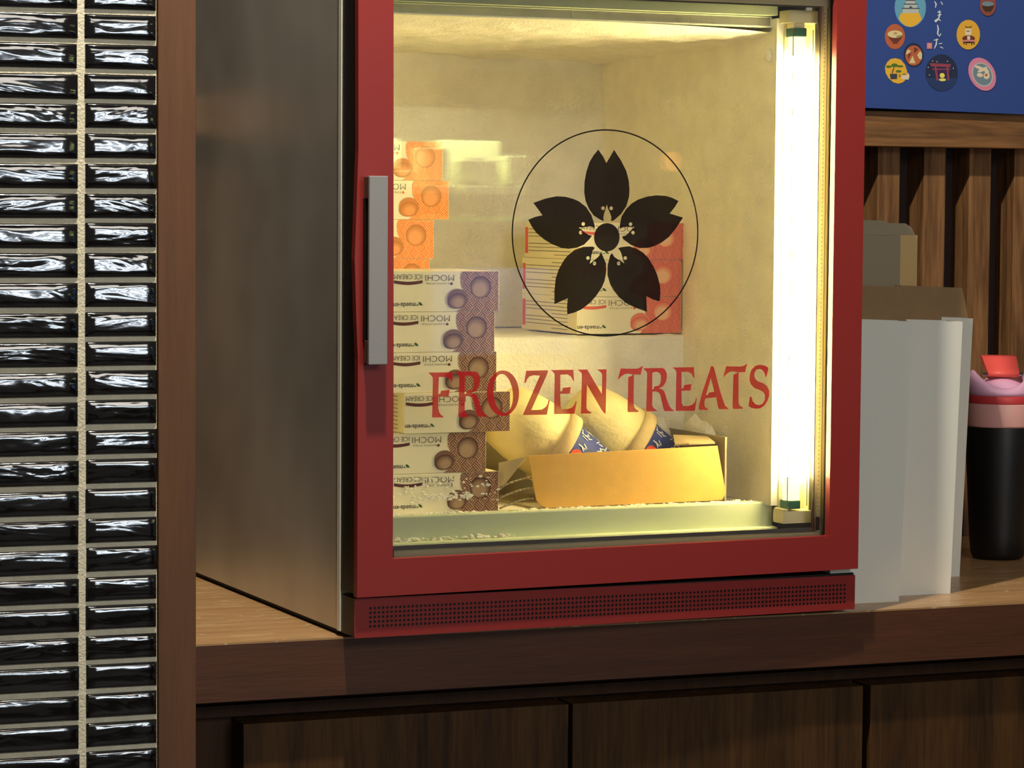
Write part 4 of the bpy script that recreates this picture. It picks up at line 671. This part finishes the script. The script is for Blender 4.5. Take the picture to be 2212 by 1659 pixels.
bm.faces.new(rings[0][::-1]); me=bpy.data.meshes.new('lid'); bm.to_mesh(me); bm.free(); link('lid',me,M['lilac'],tb,label='lilac domed lid')
fv=Vector((math.cos(FA),math.sin(FA),0)); sv=Vector((-fv.y,fv.x,0))
mb=MB(); c=fv*.016+Vector((0,0,.2485)); mb.cyl(c-sv*.0270,c+sv*.0270,.0028,n=14); mb.build('hinge_pin',M['chrome'],tb,label='steel hinge pin')
mb=MB(); prof=[(.0195,.2450),(.0215,.2485),(.0195,.2520),(.012,.2560),(-.004,.2650),(-.014,.2705),(-.024,.2725),(-.026,.2690),(-.018,.2620),(-.004,.2555),(.008,.2500),(.012,.2455)]
def flipring(hw,shrink=0): return [tuple(fv*a+Vector((0,0,b))+sv*hw) for a,b in prof]
A_=flipring(-.0195);B_=flipring(.0195); vs0=[mb.b.verts.new(p) for p in A_]; vs1=[mb.b.verts.new(p) for p in B_]; k=len(prof)
for v in vs0+vs1:
    d=(v.co.z-.2385)/.034
    v.co+=sv*(.0010 if v in vs1 else -.0010)*d*4
for i in range(k):
    j=(i+1)%k; mb.b.faces.new((vs0[i],vs0[j],vs1[j],vs1[i])).smooth=True
mb.b.faces.new(vs0[::-1]); mb.b.faces.new(vs1)
mb.build('flip_spout',M['coral'],tb,label='coral flip spout')

# ---------------------------------------------------------------- across the shop: a lit food case, mirrored in the door glass
dc=empty('food_case',(1.24,-3.02,-.9),0,label='lit food case across the shop, seen only mirrored in the door glass',cat='display case')
M['case']=mk('case_grey',srgb(70,66,60),.5); M['pale_tray']=mk('pale_tray',srgb(232,236,190),.5); M['green_tray']=mk('green_tray',srgb(150,220,110),.5); M['filling']=mk('dark_filling',srgb(70,60,40),.6); M['bluep']=mk('blue_panel',srgb(120,160,235),.6)
mb=MB(); mb.box(-.02,.50,-.06,.0,0,1.66); mb.build('case_back',M['case'],dc)
for z in (1.395,1.335,): 
    mb=MB(); mb.box(-.02,.42,.0,.235,z-.012,z); mb.build('shelf',M['case'],dc)
mb=MB(); mb.box(-.02,.50,.0,.10,1.64,1.66); mb.box(-.02,.50,.24,.245,1.58,1.66); mb.build('hood',M['case'],dc)
mb=MB(); mb.box(.10,.44,.236,.240,1.045,1.235); mb.build('blue_panel',M['bluep'],dc)
lamp('case_or_panel_light','AREA',(1.44,-2.86,.735),(1.44,-2.88,0),7,(.93,1,.62),.42,sy=.12)
lamp('case_or_panel_light','AREA',(1.50,-2.55,.42),(1.50,-2.80,.20),1.0,(.75,.85,1),.30,sy=.05)  # added to brighten the blue panel so its tint mirrors in the glass
prt=None; n=0
plab=['leftmost low pale food pack','tall narrow pale food pack, second from left','wide pale food pack in the middle','rightmost narrow pale food pack','rear pale food pack at the far left','long rear pale food pack on the right','leftmost pale flat food tray','second pale flat food tray from the left','third pale flat food tray from the left','rightmost pale flat food tray','leftmost green-lit food tray','second green-lit food tray from the left','third green-lit food tray from the left','rightmost green-lit food tray']
for i,(x,y,z,sx,sy,sz,rz,g) in enumerate([(.02,.10,1.3955,.07,.08,.05,.1,0),(.10,.12,1.3955,.06,.07,.10,0,0),(.20,.11,1.3955,.09,.08,.075,.2,0),(.30,.13,1.3955,.05,.07,.085,0,0),(.01,.02,1.3955,.08,.07,.12,.1,0),(.18,.02,1.3955,.16,.06,.12,-.1,0),
      (.015,.17,1.3955,.065,.05,.018,.1,0),(.10,.175,1.3955,.065,.05,.018,0,0),(.185,.175,1.3955,.065,.05,.018,.1,0),(.27,.17,1.3955,.065,.05,.018,0,0),
      (.09,.14,1.3355,.07,.08,.012,.12,1),(.175,.14,1.3355,.075,.08,.012,.1,1),(.265,.14,1.3355,.06,.08,.012,.12,1),(.335,.14,1.3355,.06,.08,.012,.1,1)]):
    nm='food_tray' if sz<.03 else 'food_pack'
    t=empty(nm,(1.24+x,-3.02+y,-.9+z),rz,label=plab[i]+' of the mirrored food case',cat='food tray' if sz<.03 else 'food pack',group=('green trays' if g else 'pale trays' if sz<.03 else 'pale packs')+' in the mirrored food case')
    mb=MB(); mb.box(0,sx,0,sy,0,sz,bev=.003); mb.build('container',M['green_tray'] if g else M['pale_tray'],t)
    mb=MB(); mb.box(sx*.3,sx*.7,sy*.3,sy*.7,sz+.0002,sz+.004,bev=.001); mb.build('filling',M['filling'] if not g else M['pale_tray'],t)
lt=empty('paper_lantern',(1.915,-2.76,.572),0,label='small orange glowing lantern, seen only mirrored in the door glass',cat='lantern')
mb=MB(); mb.lathe([(0,-.022),(.009,-.022),(.017,-.014),(.020,0),(.017,.014),(.009,.022),(0,.022)],n=24); mb.build('shade',mk('lantern_paper',srgb(240,140,60),.6,emit=1.8,ecol=(1,.42,.12,1)),lt)
mb=MB(); mb.lathe([(0,-.026),(.010,-.026),(.010,-.0215),(0,-.0215)],n=16); mb.lathe([(0,.0215),(.010,.0215),(.010,.026),(0,.026)],n=16); mb.cyl((0,0,.026),(0,0,1.2),.0012,n=6); mb.build('cap_and_cord',M['black'],lt)
